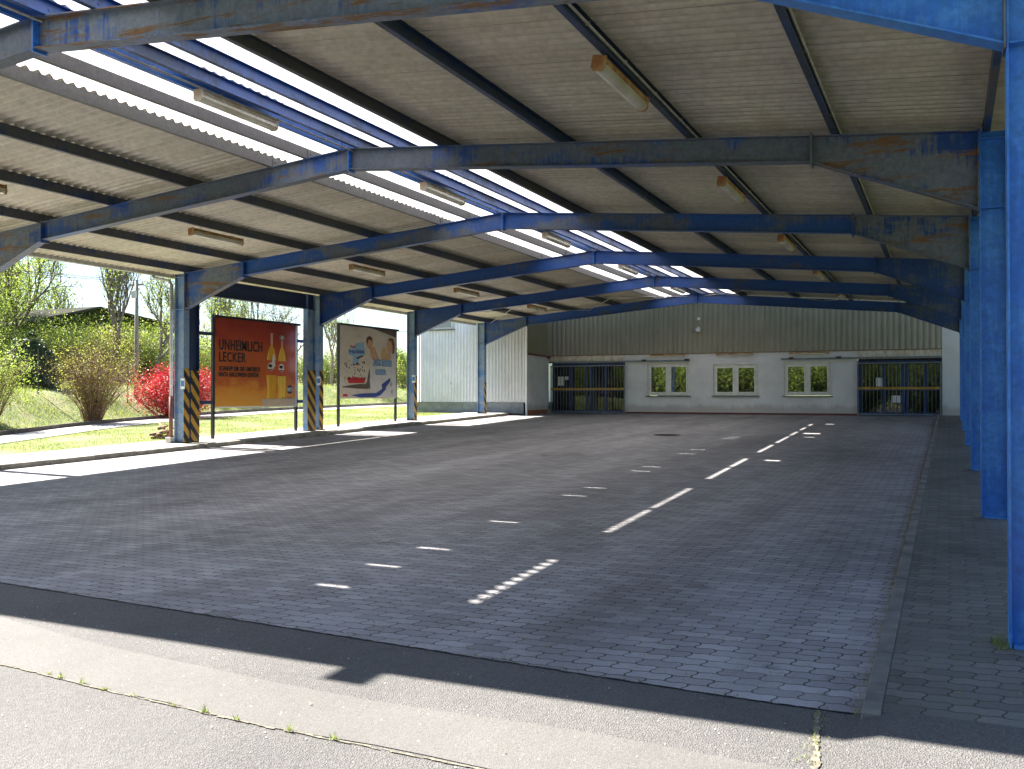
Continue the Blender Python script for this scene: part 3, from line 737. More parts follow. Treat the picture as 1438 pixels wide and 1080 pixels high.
# windows
for n, (a, b_, lo, hi) in enumerate(ops[1:4]):
    f = MB(); yf = YW+.03; t = .075; m2 = (a+b_)/2
    f.box((a, yf, lo+.02), (a+t, yf+.07, hi)); f.box((b_-t, yf, lo+.02), (b_, yf+.07, hi)); f.box((a+t, yf, hi-t), (b_-t, yf+.07, hi)); f.box((a+t, yf, lo+.02), (b_-t, yf+.07, lo+.02+t))
    f.box((m2-.05, yf+.003, lo+.02+t), (m2+.05, yf+.067, hi-t))
    for (p, q) in ((a+t, m2-.05), (m2+.05, b_-t)):   # casements
        zl, zh = lo+.02+t, hi-t; s2 = .055
        f.box((p, yf-.012, zl), (p+s2, yf+.05, zh)); f.box((q-s2, yf-.012, zl), (q, yf+.05, zh)); f.box((p+s2, yf-.012, zl), (q-s2, yf+.05, zl+s2)); f.box((p+s2, yf-.012, zh-s2), (q-s2, yf+.05, zh))
    fo = f.build('window', M['frameW'], hall, bevel=.004)
    for (p, q) in ((a+t, m2-.05), (m2+.05, b_-t)):
        s2 = .055; MB().box((p+s2, yf+.02, lo+.02+t+s2), (q-s2, yf+.03, hi-t-s2)).build('pane', M['glass'], fo)
    tr_ = MB(); o2 = .035
    for (p, q, r_, s3) in ((a-o2, a, lo, hi+o2), (b_, b_+o2, lo, hi+o2), (a, b_, hi, hi+o2)): tr_.box((p, YW-.012, r_), (q, YW+.03, s3))
    tr_.build('casing', M['frameW'], fo)
    MB().box((a-.06, YW-.07, lo-.025), (b_+.06, YW+.09, lo+.012)).build('sill', M['sill'], fo)
# door recesses with glazed fronts
def doorfront(a, b_, zh, mull, papers):
    yb = YW+.32
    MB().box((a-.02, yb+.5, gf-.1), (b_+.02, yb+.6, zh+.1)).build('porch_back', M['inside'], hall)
    fr = MB(); t = .09
    for xx in mull: fr.box((xx-t/2, yb, gf), (xx+t/2, yb+.07, zh))
    fr.box((a, yb+.005, zh-.12), (b_, yb+.065, zh)); fr.box((a, yb+.005, gf), (b_, yb+.065, gf+.12)); fr.box((a, yb+.004, gf+.86), (b_, yb+.066, gf+.97))
    fo = fr.build('glazed_door_front', M['frameB'], hall)
    MB().box((a, yb+.03, gf+.12), (b_, yb+.04, zh-.12)).build('pane', M['dglass'], fo)
    for (px, pz, pw, ph) in papers: MB().box((px, yb+.018, pz), (px+pw, yb+.022, pz+ph)).build('notice', M['paper'], fo)
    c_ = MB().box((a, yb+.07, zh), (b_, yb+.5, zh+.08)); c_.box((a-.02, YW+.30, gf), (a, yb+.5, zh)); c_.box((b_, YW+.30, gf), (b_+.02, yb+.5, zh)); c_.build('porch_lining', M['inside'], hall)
doorfront(-14.35, -11.22, Z+1.24, [-14.3, -13.58, -12.92, -12.75, -12.12, -11.27], [(-14.14, Z+.35, .27, .36), (-13.84, Z+.58, .15, .13)])
doorfront(-2.86, -.20, Z+1.17, [-2.8, -2.02, -1.42, -1.28, -.72, -.25], [(-2.28, Z+.27, .21, .30), (-1.78, Z-.28, .30, .24)])
# bar gates
def gate(a, b_, zh, label):
    y = YW-.10; z0 = gf+.03
    t = thing('bar_gate', ((a+b_)/2, y, z0), label, 'gate', 'sliding bar gates in the hall wall')
    fr = MB(); q = .045
    fr.box((a, y, z0), (a+q, y+q, zh)); fr.box((b_-q, y, z0), (b_, y+q, zh)); fr.box((a+q, y, z0), (b_-q, y+q, z0+q)); fr.box((a+q, y, zh-q), (b_-q, y+q, zh))
    fr.build('gate_frame', M['gate'], t, bevel=.004)
    n = int((b_-a)/.125); x0 = a+(b_-a-2*q)/n
    for i in range(1, n): xx = a+q+(b_-a-2*q)*i/n; MB().tube([(xx, y+.02, z0+q), (xx, y+.02, zh-q)], .0095, 6).build('bar', M['gate'], t, True)
    MB().box((a+q, y+.002, z0+.90), (b_-q, y+.032, z0+.955)).build('middle_rail', M['yellow'], t)
    MB().box((a+q, y+.004, z0+.87), (b_-q, y+.030, z0+.899)).build('lower_rail', M['yellow'], t)
    for xx in (a+.4, b_-.4):
        w_ = MB().box((xx-.06, y+.005, zh), (xx+.06, y+.03, zh+.06)); w_.tube([(xx-.03, y, zh+.075), (xx-.03, y+.035, zh+.075)], .028, 12); w_.tube([(xx+.03, y, zh+.075), (xx+.03, y+.035, zh+.075)], .028, 12); w_.build('roller', M['black'], t)
gate(-14.28, -11.20, Z+1.13, 'grey sliding bar gate with yellow rail at the left end of the hall wall')
gate(-2.86, -.22, Z+1.09, 'grey sliding bar gate with yellow rail at the right end, beside the white pillar')
# gate tracks
for (a, b_) in ((-14.35, -8.7), (-5.4, -.22)):
    t_ = MB().box((a, YW-.09, Z+1.235), (b_, YW-.04, Z+1.275)); t_.box((a, YW-.095, Z+1.225), (b_, YW-.085, Z+1.285))
    o = t_.build('gate_track', M['gate'], hall)
    for xx in ((-10.45, -8.8) if a < -9 else (-5.05, -3.45)):
        h_ = MB().box((xx-.03, YW-.115, Z+1.245), (xx+.03, YW-.002, Z+1.32)); h_.tube([(xx-.06, YW-.12, Z+1.29), (xx-.06, YW-.07, Z+1.29)], .032, 12); h_.tube([(xx+.06, YW-.12, Z+1.29), (xx+.06, YW-.07, Z+1.29)], .032, 12)
        h_.build('track_roller', M['black'], hall)
for n, (xx, s_) in enumerate(((-9.55, 'left'), (-7.05, 'middle'), (-4.45, 'right'))):
    t = thing('wall_strip_light', (xx, YW-.06, Z+1.46), 'rusty strip light under the cladding above the %s window' % s_, 'strip light', 'strip lights on the hall wall')
    MB().box((xx-.66, YW-.10, Z+1.445), (xx+.66, YW-.045, Z+1.50)).build('housing', M['fitr'], t, bevel=.006)
    MB().tube([(xx-.6, YW-.075, Z+1.43), (xx+.6, YW-.075, Z+1.43)], .014, 8).build('tube_lamp', M['white'], t, True)
    for q in (-.63, .63): MB().box((xx+q-.02, YW-.105, Z+1.41), (xx+q+.02, YW-.04, Z+1.447)).build('lamp_holder', M['fitr'], t)
# globe lamp and sensor
t = thing('wall_lamp', (-8.36, YW-.05, Z+2.37), 'small white globe lamp high on the beige cladding', 'lamp')
MB().lathe((-8.36, YW-.13, Z+2.30), [(.04, 0), (.09, .03), (.105, .08), (.09, .13), (.05, .16)], 18).build('globe', M['white'], t, True)
MB().box((-8.40, YW-.14, Z+2.44), (-8.32, YW-.03, Z+2.49)).build('mount', M['white'], t)
t = thing('junction_box', (-8.36, YW-.04, Z+2.80), 'tiny white box above the globe lamp on the cladding', 'junction box')
MB().box((-8.41, YW-.06, Z+2.75), (-8.31, YW-.032, Z+2.85)).build('box', M['white'], t, bevel=.01)
MB().tube([(-8.36, YW-.045, Z+2.85), (-8.36, YW-.045, Z+3.5)], .008, 6).build('cable', M['galv'], t)
# side wall of the wing, x = -14.4, and the wing itself
MB().box((-14.55, YG+.02, gf-.2), (-14.4, YW, zc+.02)).build('side_wall', M['render'], hall)
MB().box((-14.56, YG+.02, zc+.021), (-14.402, YW-.031, Z+4.4)).build('side_cladding', M['cladF'], hall)
MB().box((-14.398, YG+.03, gf-.05), (-14.388, YW-.13, gf+.14)).build('side_plinth', M['plinthB'], hall)
mb = MB().tube([(-14.36, YG, zc+.0), (-14.36, YW-.25, zc-.03), (-14.36, YW-.12, zc-.05)], .035, 8); mb.lathe((-14.36, YW-.12, zc-.13), [(.08, 0), (.085, .04), (.06, .13)], 12); mb.build('cable_pipe', M['rustpipe'], hall)
zp = Z-.30; gw = g(YG)
wg = ribbed('wing_cladding', -19.3, -14.40, YG-.03, zp, Z+4.6, .137, M['cladW'], .02)
MB().box((-19.3, YG-.004, zp-.03), (-14.42, YG+.3, Z+4.6)).build('wing_wall', M['cladW'], hall)
MB().box((-19.32, YG+.02, gw-.3), (-14.42, YG+.3, zp-.031)).build('wing_plinth', M['plinthG'], hall)
MB().box((-19.32, YG-.055, zp-.028), (-14.39, YG-.005, zp-.004)).build('wing_drip_flashing', M['gate'], hall)
MB().box((-19.3, YG-.012, gw-.3), (-14.42, YG+.019, gw+.06)).build('wing_base', M['darkgap'], hall)
MB().box((-14.44, YG-.056, gw-.2), (-14.385, YG+.02, Z+4.6)).build('corner_trim', M['cladW'], hall)
MB().box((-19.3, YG+.31, gw-.3), (-19.0, 46, Z+4.6)).build('wing_end_wall', M['cladW'], hall)
MB().box((-19.4, YG-.1, Z+4.6), (5.2, 46, Z+4.75)).build('roof', M['shedroof'], hall)
wf = MB(); a, b_, lo, hi = -18.6, -17.55, Z+2.56, Z+3.3
for bx_ in (((a, YG-.07, lo), (a+.06, YG-.034, hi)), ((b_-.06, YG-.07, lo), (b_, YG-.034, hi)), ((a+.06, YG-.07, hi-.06), (b_-.06, YG-.034, hi)), ((a+.06, YG-.07, lo), (b_-.06, YG-.034, lo+.06))): wf.box(*bx_)
wo = wf.build('window', M['frameW'], hall)
MB().box((a+.06, YG-.05, lo+.06), (b_-.06, YG-.04, hi-.06)).build('pane', M['glass'], wo)
MB().box((a-.1, YG-.12, lo-.05), (b_+.1, YG-.034, lo-.012)).build('sill', M['sill'], wo)

# ------------------------------------------------------------------ billboards
def text_mesh(s, size, offset=0., sx=1.):
    cu = bpy.data.curves.new('t', 'FONT'); cu.body = s; cu.size = size; cu.offset = offset; cu.resolution_u = 3; cu.space_character = 1.1
    to = bpy.data.objects.new('t', cu); COL.objects.link(to)
    bpy.context.view_layer.update()
    me = bpy.data.meshes.new_from_object(to.evaluated_get(bpy.context.evaluated_depsgraph_get()))
    bpy.data.objects.remove(to); bpy.data.curves.remove(cu)
    return me
XP = -16.0
class Board:
    """flat print: u to the right (+Y), v downwards, both 0..1; faces +X"""
    def __init__(s, y0, y1, z0, z1, th): s.y0, s.y1, s.z0, s.z1, s.t = y0, y1, z0, z1, th
    def p(s, u, v, l): return (XP+.021+.0016*l, s.y0+(s.y1-s.y0)*u, s.z1-(s.z1-s.z0)*v)
    def poly(s, name, pts, m_, l=1, parent=None):
        mb_ = MB(); n = len(pts)
        mb_.add([s.p(u, v, l) for u, v in pts]+[s.p(u, v, l-.6) for u, v in pts], [tuple(range(n))]+[(i, n+i, n+(i+1) % n, (i+1) % n) for i in range(n)])
        return mb_.build(name, m_, parent or s.t)
    def multi(s, name, polys, m_, l=1, parent=None):
        mb_ = MB()
        for pts in polys: mb_.add([s.p(u, v, l) for u, v in pts], [tuple(range(len(pts)))])
        return mb_.build(name, m_, parent or s.t)
    def text(s, name, txt, u0, u1, v0, v1, m_, l=2, off=.0, rot=0, heavy=0):
        me = text_mesh(txt, 1., off); co_ = np.empty(len(me.vertices)*3); me.vertices.foreach_get('co', co_); co_ = co_.reshape(-1, 3)
        a, b_ = co_[:, :2].min(0), co_[:, :2].max(0); q = (co_[:, :2]-a)/(b_-a)
        u = u0+(u1-u0)*q[:, 0]; v = v1-(v1-v0)*q[:, 1] + rot*(q[:, 0])
        fc = [tuple(p.vertices) for p in me.polygons]; mb_ = MB()
        for k, dv in ([(0, 0)] if not heavy else [(-1, -.6), (-.4, .6), (.3, -.3), (1, .5)]):
            mb_.add([s.p(uu+k*heavy, vv+dv*heavy, l+k*.15) for uu, vv in zip(u, v)], fc)
        bpy.data.meshes.remove(me); return mb_.build(name, m_, s.t)
def ell(cu, cv, ru, rv, n=20, a0=0, a1=2*math.pi): return [(cu+ru*math.cos(a0+(a1-a0)*i/n), cv+rv*math.sin(a0+(a1-a0)*i/n)) for i in range(n if a1-a0 > 6.2 else n+1)]
def billboard(y0, y1, z0, z1, label, m_, posts):
    t = thing('billboard', (XP, (y0+y1)/2, g((y0+y1)/2)+.1), label, 'billboard', 'billboards between the left columns')
    for y in posts: MB().box((XP-.05, y-.035, g(y)+.05), (XP+.012, y+.035, z1+.06)).build('post', M['black'], t)
    MB().box((XP-.03, y0, z0), (XP+.02, y1, z1)).build('poster_panel', m_, t)
    MB().box((XP-.06, y0-.06, z1+.001), (XP+.06, y1+.12, z1+.055)).build('top_rail', M['black'], t)
    return t
# poster 1: orange
m, nt, b = mat('poster_orange')
tc = N(nt, 'ShaderNodeTexCoord'); sx = N(nt, 'ShaderNodeSeparateXYZ'); L(nt, tc.outputs['Object'], sx.inputs[0])
S1 = (17.31, 20.40, Z-.33, Z+1.86)
vv = mth(nt, 'DIVIDE', mth(nt, 'SUBTRACT', sx.outputs['Z'], S1[2]), S1[3]-S1[2])
sm = noise(nt, coords(nt, (1, 1.1, 1.6)), 1.9, 5, .6)
f = mth(nt, 'ADD', vv, mth(nt, 'MULTIPLY', mth(nt, 'SUBTRACT', sm, .5), .55))
L(nt, ramp(nt, f, [(.0, (.55, .27, .035)), (.2, (.58, .22, .02)), (.34, (.44, .09, .012)), (.62, (.42, .075, .010)), (.80, (.32, .030, .008)), (1., (.22, .015, .007))]), b.inputs['Base Color'])
b.inputs['Roughness'].default_value = .35; bump(nt, b, noise(nt, coords(nt, (1, 2.5, .8)), 2.4, 4, .6), .5, .02); M['post1'] = m
bb = billboard(*S1, 'orange drinks billboard with two bottles and black lettering', M['post1'], (17.27, 20.42))
B = Board(*S1, bb)
BK = flatc('print_black', (.015, .010, .010)); WH = flatc('print_white', (.62, .60, .55)); OR = flatc('print_orange', (.50, .075, .02)); YE = None
B.poly('white_border', [(.985, .0), (1., .0), (1., 1.), (0, 1.), (0, .985), (.985, .985)], WH, 1)
B.text('lettering', 'UNHEIMLICH', .04, .545, .235, .355, BK, 2, .006, 0, .0032)
B.text('lettering', 'LECKER', .04, .345, .375, .485, BK, 2, .006, 0, .0032)
B.text('lettering', 'SCHNAPP DIR DIE LIMITIERTE', .04, .52, .535, .585, BK, 2, .012, 0, .0022)
B.text('lettering', 'FANTA HALLOWEEN EDITION', .035, .50, .60, .65, BK, 2, .012, 0, .0022)
m, nt, b = mat('print_bottle'); v = coords(nt); tc = N(nt, 'ShaderNodeTexCoord'); sx = N(nt, 'ShaderNodeSeparateXYZ'); L(nt, tc.outputs['Object'], sx.inputs[0])
L(nt, ramp(nt, noise(nt, coords(nt, (1, 7, .4)), 1.4, 3), [(.3, (.52, .22, .01)), (.5, (.62, .33, .02)), (.7, (.75, .50, .08))]), b.inputs['Base Color']); b.inputs['Roughness'].default_value = .35; YE = m
def bottle(c, top, w_):
    half = [(.20*w_, top), (.20*w_, top+.035), (.17*w_, top+.05), (.20*w_, top+.10), (.62*w_, top+.17), (.93*w_, top+.26), (1.*w_, top+.33), (.97*w_, top+.52), (.78*w_, top+.62), (.80*w_, top+.70), (.92*w_, .90)]
    o = B.poly('bottle', [(c+a, v_) for a, v_ in half]+[(c-a, v_) for a, v_ in half[::-1]], YE, 2)
    B.poly('bottle_neck', [(c-.22*w_, top-.045), (c+.22*w_, top-.045), (c+.22*w_, top+.09), (c-.22*w_, top+.09)], flatc('print_neck%d' % int(c*100), (.50, .30, .22)), 3)
    B.poly('label', [(c-.98*w_, top+.275), (c+.98*w_, top+.275), (c+.98*w_, top+.455), (c-.97*w_, top+.455)], OR, 3)
    B.poly('label_badge', ell(c-.15*w_, top+.355, .62*w_, .048), WH, 4)
    B.poly('label_mark', ell(c-.25*w_, top+.345, .42*w_, .020), BK, 5)
    B.multi('label_mark', [[(c-.6*w_, top+.385), (c+.2*w_, top+.38), (c+.2*w_, top+.392), (c-.5*w_, top+.40)]], BK, 5)
bottle(.665, .165, .066); bottle(.80, .175, .058)
B.poly('bottle_flare', ell(.80, .165, .034, .036), flatc('print_greygreen', (.20, .22, .17)), 3)
B.poly('bottle_flare', ell(.80, .165, .014, .020), WH, 5)
B.poly('label_ghost', [(.668, .45), (.678, .39), (.690, .36), (.702, .39), (.71, .52), (.665, .52)], WH, 5)
B.poly('round_badge', ell(.905, .79, .043, .052), flatc('print_navy', (.012, .02, .06)), 2)
B.text('badge_lettering', 'FANTA', .865, .948, .765, .815, WH, 3, .03)
B.text('small_lettering', 'MEHR FANTA', .80, .94, .885, .912, BK, 2, .02)
B.poly('repair_strip', [(.53, .905), (.985, .895), (.985, .985), (.56, .99)], flatc('print_beige', (.42, .33, .25)), 4)
# poster 2: beige dairy
S2 = (22.38, 25.42, Z-.12, Z+2.02)
m, nt, b = mat('poster_beige'); v = coords(nt)
L(nt, ramp(nt, noise(nt, v, 1.1, 4, .5), [(.3, (.40, .34, .29)), (.55, (.52, .47, .42)), (.75, (.46, .38, .30))]), b.inputs['Base Color']); b.inputs['Roughness'].default_value = .35; bump(nt, b, noise(nt, coords(nt, (1, 2.5, .8)), 2.4, 4, .6), .5, .02); M['post2'] = m
bb = billboard(*S2, 'pale dairy billboard with a hexagonal pack and blue lettering', M['post2'], (22.36, 25.44))
B = Board(*S2, bb)
PK = flatc('print_pack_cream', (.52, .46, .39)); SH = flatc('print_shadow', (.10, .085, .075)); RE = flatc('print_red', (.42, .018, .02)); LB = flatc('print_lightblue', (.22, .36, .50)); DB = flatc('print_darkblue', (.02, .045, .22)); SK = flatc('print_skin', (.46, .27, .16)); HR = flatc('print_hair', (.10, .05, .03)); GR = flatc('print_lightgrey', (.50, .49, .49)); BD = flatc('print_blond', (.45, .33, .14)); GN = flatc('print_greenish', (.15, .24, .2))
B.poly('pack_shadow', [(.47, .60), (.53, .56), (.50, .75), (.52, .86), (.47, .86), (.43, .78)], SH, 1)
B.poly('pack', [(.14, .155), (.41, .15), (.52, .47), (.45, .78), (.12, .79), (.02, .50)], PK, 2)
B.poly('pack_band', [(.28, .23), (.40, .21), (.43, .38), (.33, .42), (.30, .52), (.20, .56), (.22, .42), (.14, .40), (.14, .33)], LB, 3)
B.text('pack_lettering', 'Frischkäse', .145, .40, .325, .385, DB, 4, .03, -.02)
B.text('pack_lettering', 'Haus', .16, .26, .26, .30, RE, 4, .03)
B.poly('pack_ribbon', [(.27, .43), (.38, .39), (.39, .41), (.28, .455)], HR, 4)
rr = random.Random(9); dp = []
for k in range(46):
    u = rr.uniform(.07, .45); v_ = rr.uniform(.48, .73); a = rr.uniform(0, 3.1); l_ = rr.uniform(.012, .03); w_ = rr.uniform(.006, .012)
    dp.append((rr.random(), [(u+l_*math.cos(a), v_+l_*math.sin(a)), (u-w_*math.sin(a), v_+w_*math.cos(a)), (u-l_*math.cos(a), v_-l_*math.sin(a)), (u+w_*math.sin(a), v_-w_*math.cos(a))]))
B.multi('pack_pattern', [p for r_, p in dp if r_ < .45], SH, 4); B.multi('pack_pattern', [p for r_, p in dp if .45 <= r_ < .65], RE, 4); B.multi('pack_pattern', [p for r_, p in dp if .65 <= r_ < .85], BD, 4); B.multi('pack_pattern', [p for r_, p in dp if r_ >= .85], GN, 4)
B.poly('pack_trim', [(.11, .71)]+[(.12+.035*k, .70 if k % 2 else .72) for k in range(9)]+[(.43, .71), (.41, .785), (.14, .79)], RE, 4)
B.poly('knife', [(.02, .845), (.18, .815), (.32, .80), (.48, .80), (.48, .865), (.30, .865)], flatc('print_darkbrown', (.09, .07, .05)), 3)
B.poly('figure_shirt', [(.50, .52), (.62, .46), (.80, .44), (.98, .40), (.98, .99), (.62, .99), (.52, .90)], GR, 2)
B.poly('child_neck', [(.50, .28), (.58, .26), (.66, .40), (.70, .46), (.57, .46), (.52, .40)], SK, 3)
B.poly('child_face', ell(.50, .215, .052, .085), SK, 4)
B.poly('child_hair', [(.44, .20), (.45, .14), (.50, .11), (.55, .14), (.555, .22), (.53, .17), (.48, .165), (.455, .24)], HR, 5)
B.poly('blond_hair', ell(.765, .36, .05, .10), BD, 3)
B.poly('woman_face', ell(.87, .24, .055, .10), SK, 4)
B.poly('woman_hair', [(.88, .11), (.94, .12), (.965, .20), (.96, .33), (.92, .35), (.93, .24), (.90, .16), (.83, .15)], HR, 5)
B.poly('arm', [(.82, .34), (.88, .33), (.90, .42), (.80, .47), (.74, .46)], SK, 4)
B.text('lettering', 'ZUM TEILEN', .57, .90, .44, .535, DB, 5, .01, 0, .008)
B.text('lettering', 'ZUM TEILEN', .57, .90, .44, .535, LB, 7, .01, 0, .003)
B.text('lettering', 'GENIAL', .61, .80, .585, .66, DB, 5, .01, 0, .008)
B.text('lettering', 'GENIAL', .61, .80, .585, .66, LB, 7, .01, 0, .003)
B.poly('blue_swoosh', [(.18, .955), (.40, .93), (.62, .925), (.72, .87), (.80, .80), (.80, .87), (.70, .955), (.60, .985), (.32, .985)], DB, 4)
B.poly('blue_swoosh', [(.72, .80), (.88, .70), (.885, .75), (.74, .90)], DB, 5)
B.poly('figure_pattern', [(.88, .80), (.91, .76), (.90, .84)], SH, 5); B.poly('figure_pattern', [(.90, .90), (.925, .86), (.92, .96)], SH, 5)
B.poly('red_logo', [(.045, .945), (.11, .935), (.135, .97), (.05, .975)], RE, 4)
B.poly('torn_corner', [(.55, .0), (1., .0), (1., .10), (.80, .055)], flatc('print_torn', (.10, .07, .055)), 3)
# bars tying the first billboard to the columns
for (ya, yb) in ((16.39, 17.23), (20.46, 20.80)):
    for zz in (Z+1.45, Z-.19): MB().box((XP-.03, ya-.1, zz-.04), (XP+.01, yb, zz+.04)).build('tie_bar', M['brace'], can)

# ------------------------------------------------------------------ vegetation
def add_tube_np(mb, pts, r0, r1, k=5): mb.tube(pts, r0, k, r1, cap=False)
def leaves(centres, n, spread, size, rnd, squash=1., flat=False):
    c = centres[rnd.integers(0, len(centres), n)] + rnd.normal(0, 1, (n, 3))*np.array([spread, spread, spread*squash])
    a = rnd.normal(0, 1, (n, 3)); a /= np.linalg.norm(a, axis=1)[:, None]
    b_ = np.cross(a, rnd.normal(0, 1, (n, 3))); b_ /= np.linalg.norm(b_, axis=1)[:, None]
    s = size*rnd.uniform(.6, 1.4, (n, 1))
    V = np.stack([c-a*s, c+b_*s*.45, c+a*s, c-b_*s*.45], 1).reshape(-1, 3)
    return V, np.arange(4*n).reshape(n, 4)
def skeleton(mb, p, d, length, r, depth, rnd, tips, up=.15, spread=.6, nb=3, minr=.004, wob=.14):
    n = 4; pts = [Vector(p)]; dd = Vector(d)
    for i in range(n):
        dd = (dd + Vector(rnd.normal(0, wob, 3)) + Vector((0, 0, up*.3))).normalized(); pts.append(pts[-1]+dd*length/n)
    mb.tube(pts, r, 6 if depth > 2 else 4, max(r*.6, minr), cap=False)
    if depth <= 1: tips += [tuple(q) for q in pts[1:]]
    elif depth == 2: tips.append(tuple(pts[-1]))
    if depth == 0: return
    for j in range(nb + (1 if rnd.random() < .4 else 0)):
        t = rnd.uniform(.45, 1.) if j else 1.; k = min(int(t*n), n); q = pts[k]
        nd = (dd + Vector(rnd.normal(0, spread, 3)) + Vector((0, 0, up))).normalized()
        skeleton(mb, q, nd, length*rnd.uniform(.6, .82), max(r*.58, minr), depth-1, rnd, tips, up, spread, nb, minr, wob)
def tree(name, label, cat, loc, h, depth, leafn, leafs, mk, seed, group=None, trunkr=None, up=.25, spread=.5, nb=3, bark='bark', lspread=.25, stems=1, lean=(0, 0)):
    rnd = np.random.default_rng(seed); t = thing(name, loc, label, cat, group); t['_local'] = 1
    mb = MB(); tips = []
    for s in range(stems):
        d = Vector((lean[0]+(rnd.normal(0, .35) if stems > 1 else 0), lean[1]+(rnd.normal(0, .35) if stems > 1 else 0), 1)).normalized()
        skeleton(mb, (rnd.normal(0, .12)*(stems > 1), rnd.normal(0, .12)*(stems > 1), -.1), d, h*.34, trunkr or h*.02, depth, rnd, tips, up, spread, nb)
    mb.build('trunk', M[bark], t)
    if leafn:
        T = np.array(tips); V, F = leaves(T, leafn, lspread, leafs, rnd); np_mesh('crown', V, F, M[mk], t)
    return t
def bush(name, label, cat, loc, h, rad, nst, leafn, leafs, mk, seed, group=None, bark='twig', lspread=.12, flare=1., r0=.012, low=.2):
    rnd = np.random.default_rng(seed); t = thing(name, loc, label, cat, group); t['_local'] = 1; mb = MB(); T = []
    for i in range(nst):
        a = rnd.uniform(0, 6.28); o = rnd.uniform(0, 1)**.6; hh = h*rnd.uniform(.6, 1.05)*(1-.28*o*o)
        b0 = np.array([math.cos(a)*rad*.15*o, math.sin(a)*rad*.15*o, -.05]); e = np.array([math.cos(a)*rad*o, math.sin(a)*rad*o, hh])
        pts = []
        for k in range(6):
            s = k/5; q = b0+(e-b0)*np.array([s**flare, s**flare, s**.85]) + rnd.normal(0, .03*h*s, 3)*.6; pts.append(q)
            if s > low: T.append(q)
        mb.tube(pts, r0, 4, .003, cap=False)
        for k in (2, 3, 4):
            for _ in range(2):
                q = pts[k]; e2 = q+rnd.normal(0, .14*h, 3)+np.array([0, 0, .1*h]); mb.tube([q, (q+e2)/2+rnd.normal(0, .02, 3), e2], r0*.5, 3, .002, cap=False); T.append(e2)
    mb.build('stems', M[bark], t)
    if leafn: V, F = leaves(np.array(T), leafn, lspread, leafs, rnd); np_mesh('foliage', V, F, M[mk], t)
    return t
def zter(x, y): return terr(x, y)
def P(x, y): return (x, y, zter(x, y))
def ray(u, v, X):     # photo pixel -> point on the plane x = X
    x = (u-719)/1310.7; zc_ = math.cos(.0106)+ (v-540)/1310.7*math.sin(.0106); yc = math.sin(.0106)-(v-540)/1310.7*math.cos(.0106)
    c_, s_ = math.cos(.4377), math.sin(.4377); d = (x*c_-zc_*s_, x*s_+zc_*c_, yc); t = X/d[0]; return (X, d[1]*t, d[2]*t+CAMZ)
def at(u, X): p = ray(u, 560, X); return (X, p[1], zter(X, p[1]))

bush('shrub', 'big brownish upright shrub on the grass bank left of the utility pole', 'shrub', at(130, -25.5), 2.75, 1.75, 150, 5200, .028, 'leafb', 11, flare=1.5, r0=.014)
bush('shrub', 'pale yellow-green shrub cut by the left edge, on the grass bank', 'shrub', at(-12, -24.6), 2.2, 1.2, 60, 6000, .032, 'leafl', 12)
bush('shrub', 'bright red flowering shrub behind the first left column', 'shrub', at(252, -25.9), 1.85, 1.75, 150, 26000, .034, 'leafr', 13, lspread=.13, flare=.8, low=.05)
tree('tree', 'leafy spring tree with a dense crown at the left edge of the view', 'tree', at(28, -37), 7.5, 5, 6500, .055, 'leafl', 21, 'trees beyond the bank', lspread=.32, up=.3, spread=.5)
tree('tree', 'smaller leafy tree in front of the ivy mound at far left', 'tree', at(-30, -35), 6.4, 4, 5000, .05, 'leaf', 22, 'trees beyond the bank', lspread=.3)
tree('tree', 'nearly bare tree with thin upright branches left of the utility pole', 'tree', at(168, -34), 7.4, 5, 1500, .05, 'leafl', 24, 'trees beyond the bank', up=.55, spread=.36, bark='barkg')
tree('tree', 'sparse spring tree with yellow-green leaves right of the utility pole', 'tree', at(226, -33), 6.6, 5, 3200, .05, 'leafl', 25, 'trees beyond the bank', up=.4, spread=.42, bark='barkg')
tree('tree', 'airy pale tree seen above the orange billboard by its left column', 'tree', at(290, -36), 6.6, 5, 3000, .055, 'leafl', 26, 'trees beyond the bank', up=.35, spread=.5, bark='barkg')
tree('tree', 'bare twiggy tree showing above the right end of the orange billboard', 'tree', at(395, -36), 7.0, 5, 1600, .05, 'leafl', 27, 'trees beyond the bank', up=.35, spread=.5, bark='barkg')
tree('tree', 'thin bare tree in the gap between the two billboards', 'tree', at(466, -30), 5.6, 5, 1700, .045, 'leafl', 28, 'trees beyond the bank', up=.4, spread=.5, bark='barkg')
tree('tree', 'green leafy tree between the pale billboard and the fourth column', 'tree', at(566, -30), 3.2, 4, 5200, .05, 'leaf', 29, 'trees beyond the bank', lspread=.25)
# ivy mound
rnd = np.random.default_rng(31); c0 = at(42, -30)
t = thing('ivy_mound', c0, 'dark ivy covered mound under the trees at the left', 'mound'); t['_local'] = 1
mb = MB(); nu, nv = 22, 10
for j in range(nv+1):
    for i in range(nu):
        a = 2*math.pi*i/nu; s = 1-(j/nv); r_ = .95*math.sqrt(max(0, 1-(1-s)**2)) if j else .95; wv = 1+.12*math.sin(3*a+j)+.08*math.sin(5*a-j*2)
        mb.v.append((r_*math.cos(a)*wv*.9, r_*math.sin(a)*wv, -.2+2.15*(1-s)))
for j in range(nv):
    for i in range(nu): mb.f.append((j*nu+i, j*nu+(i+1) % nu, (j+1)*nu+(i+1) % nu, (j+1)*nu+i))
VV = np.array(mb.v); mb.build('core', M['leafd'], t, True)
V, F = leaves(VV, 7000, .07, .05, rnd); np_mesh('ivy', V, F, M['leafd'], t)
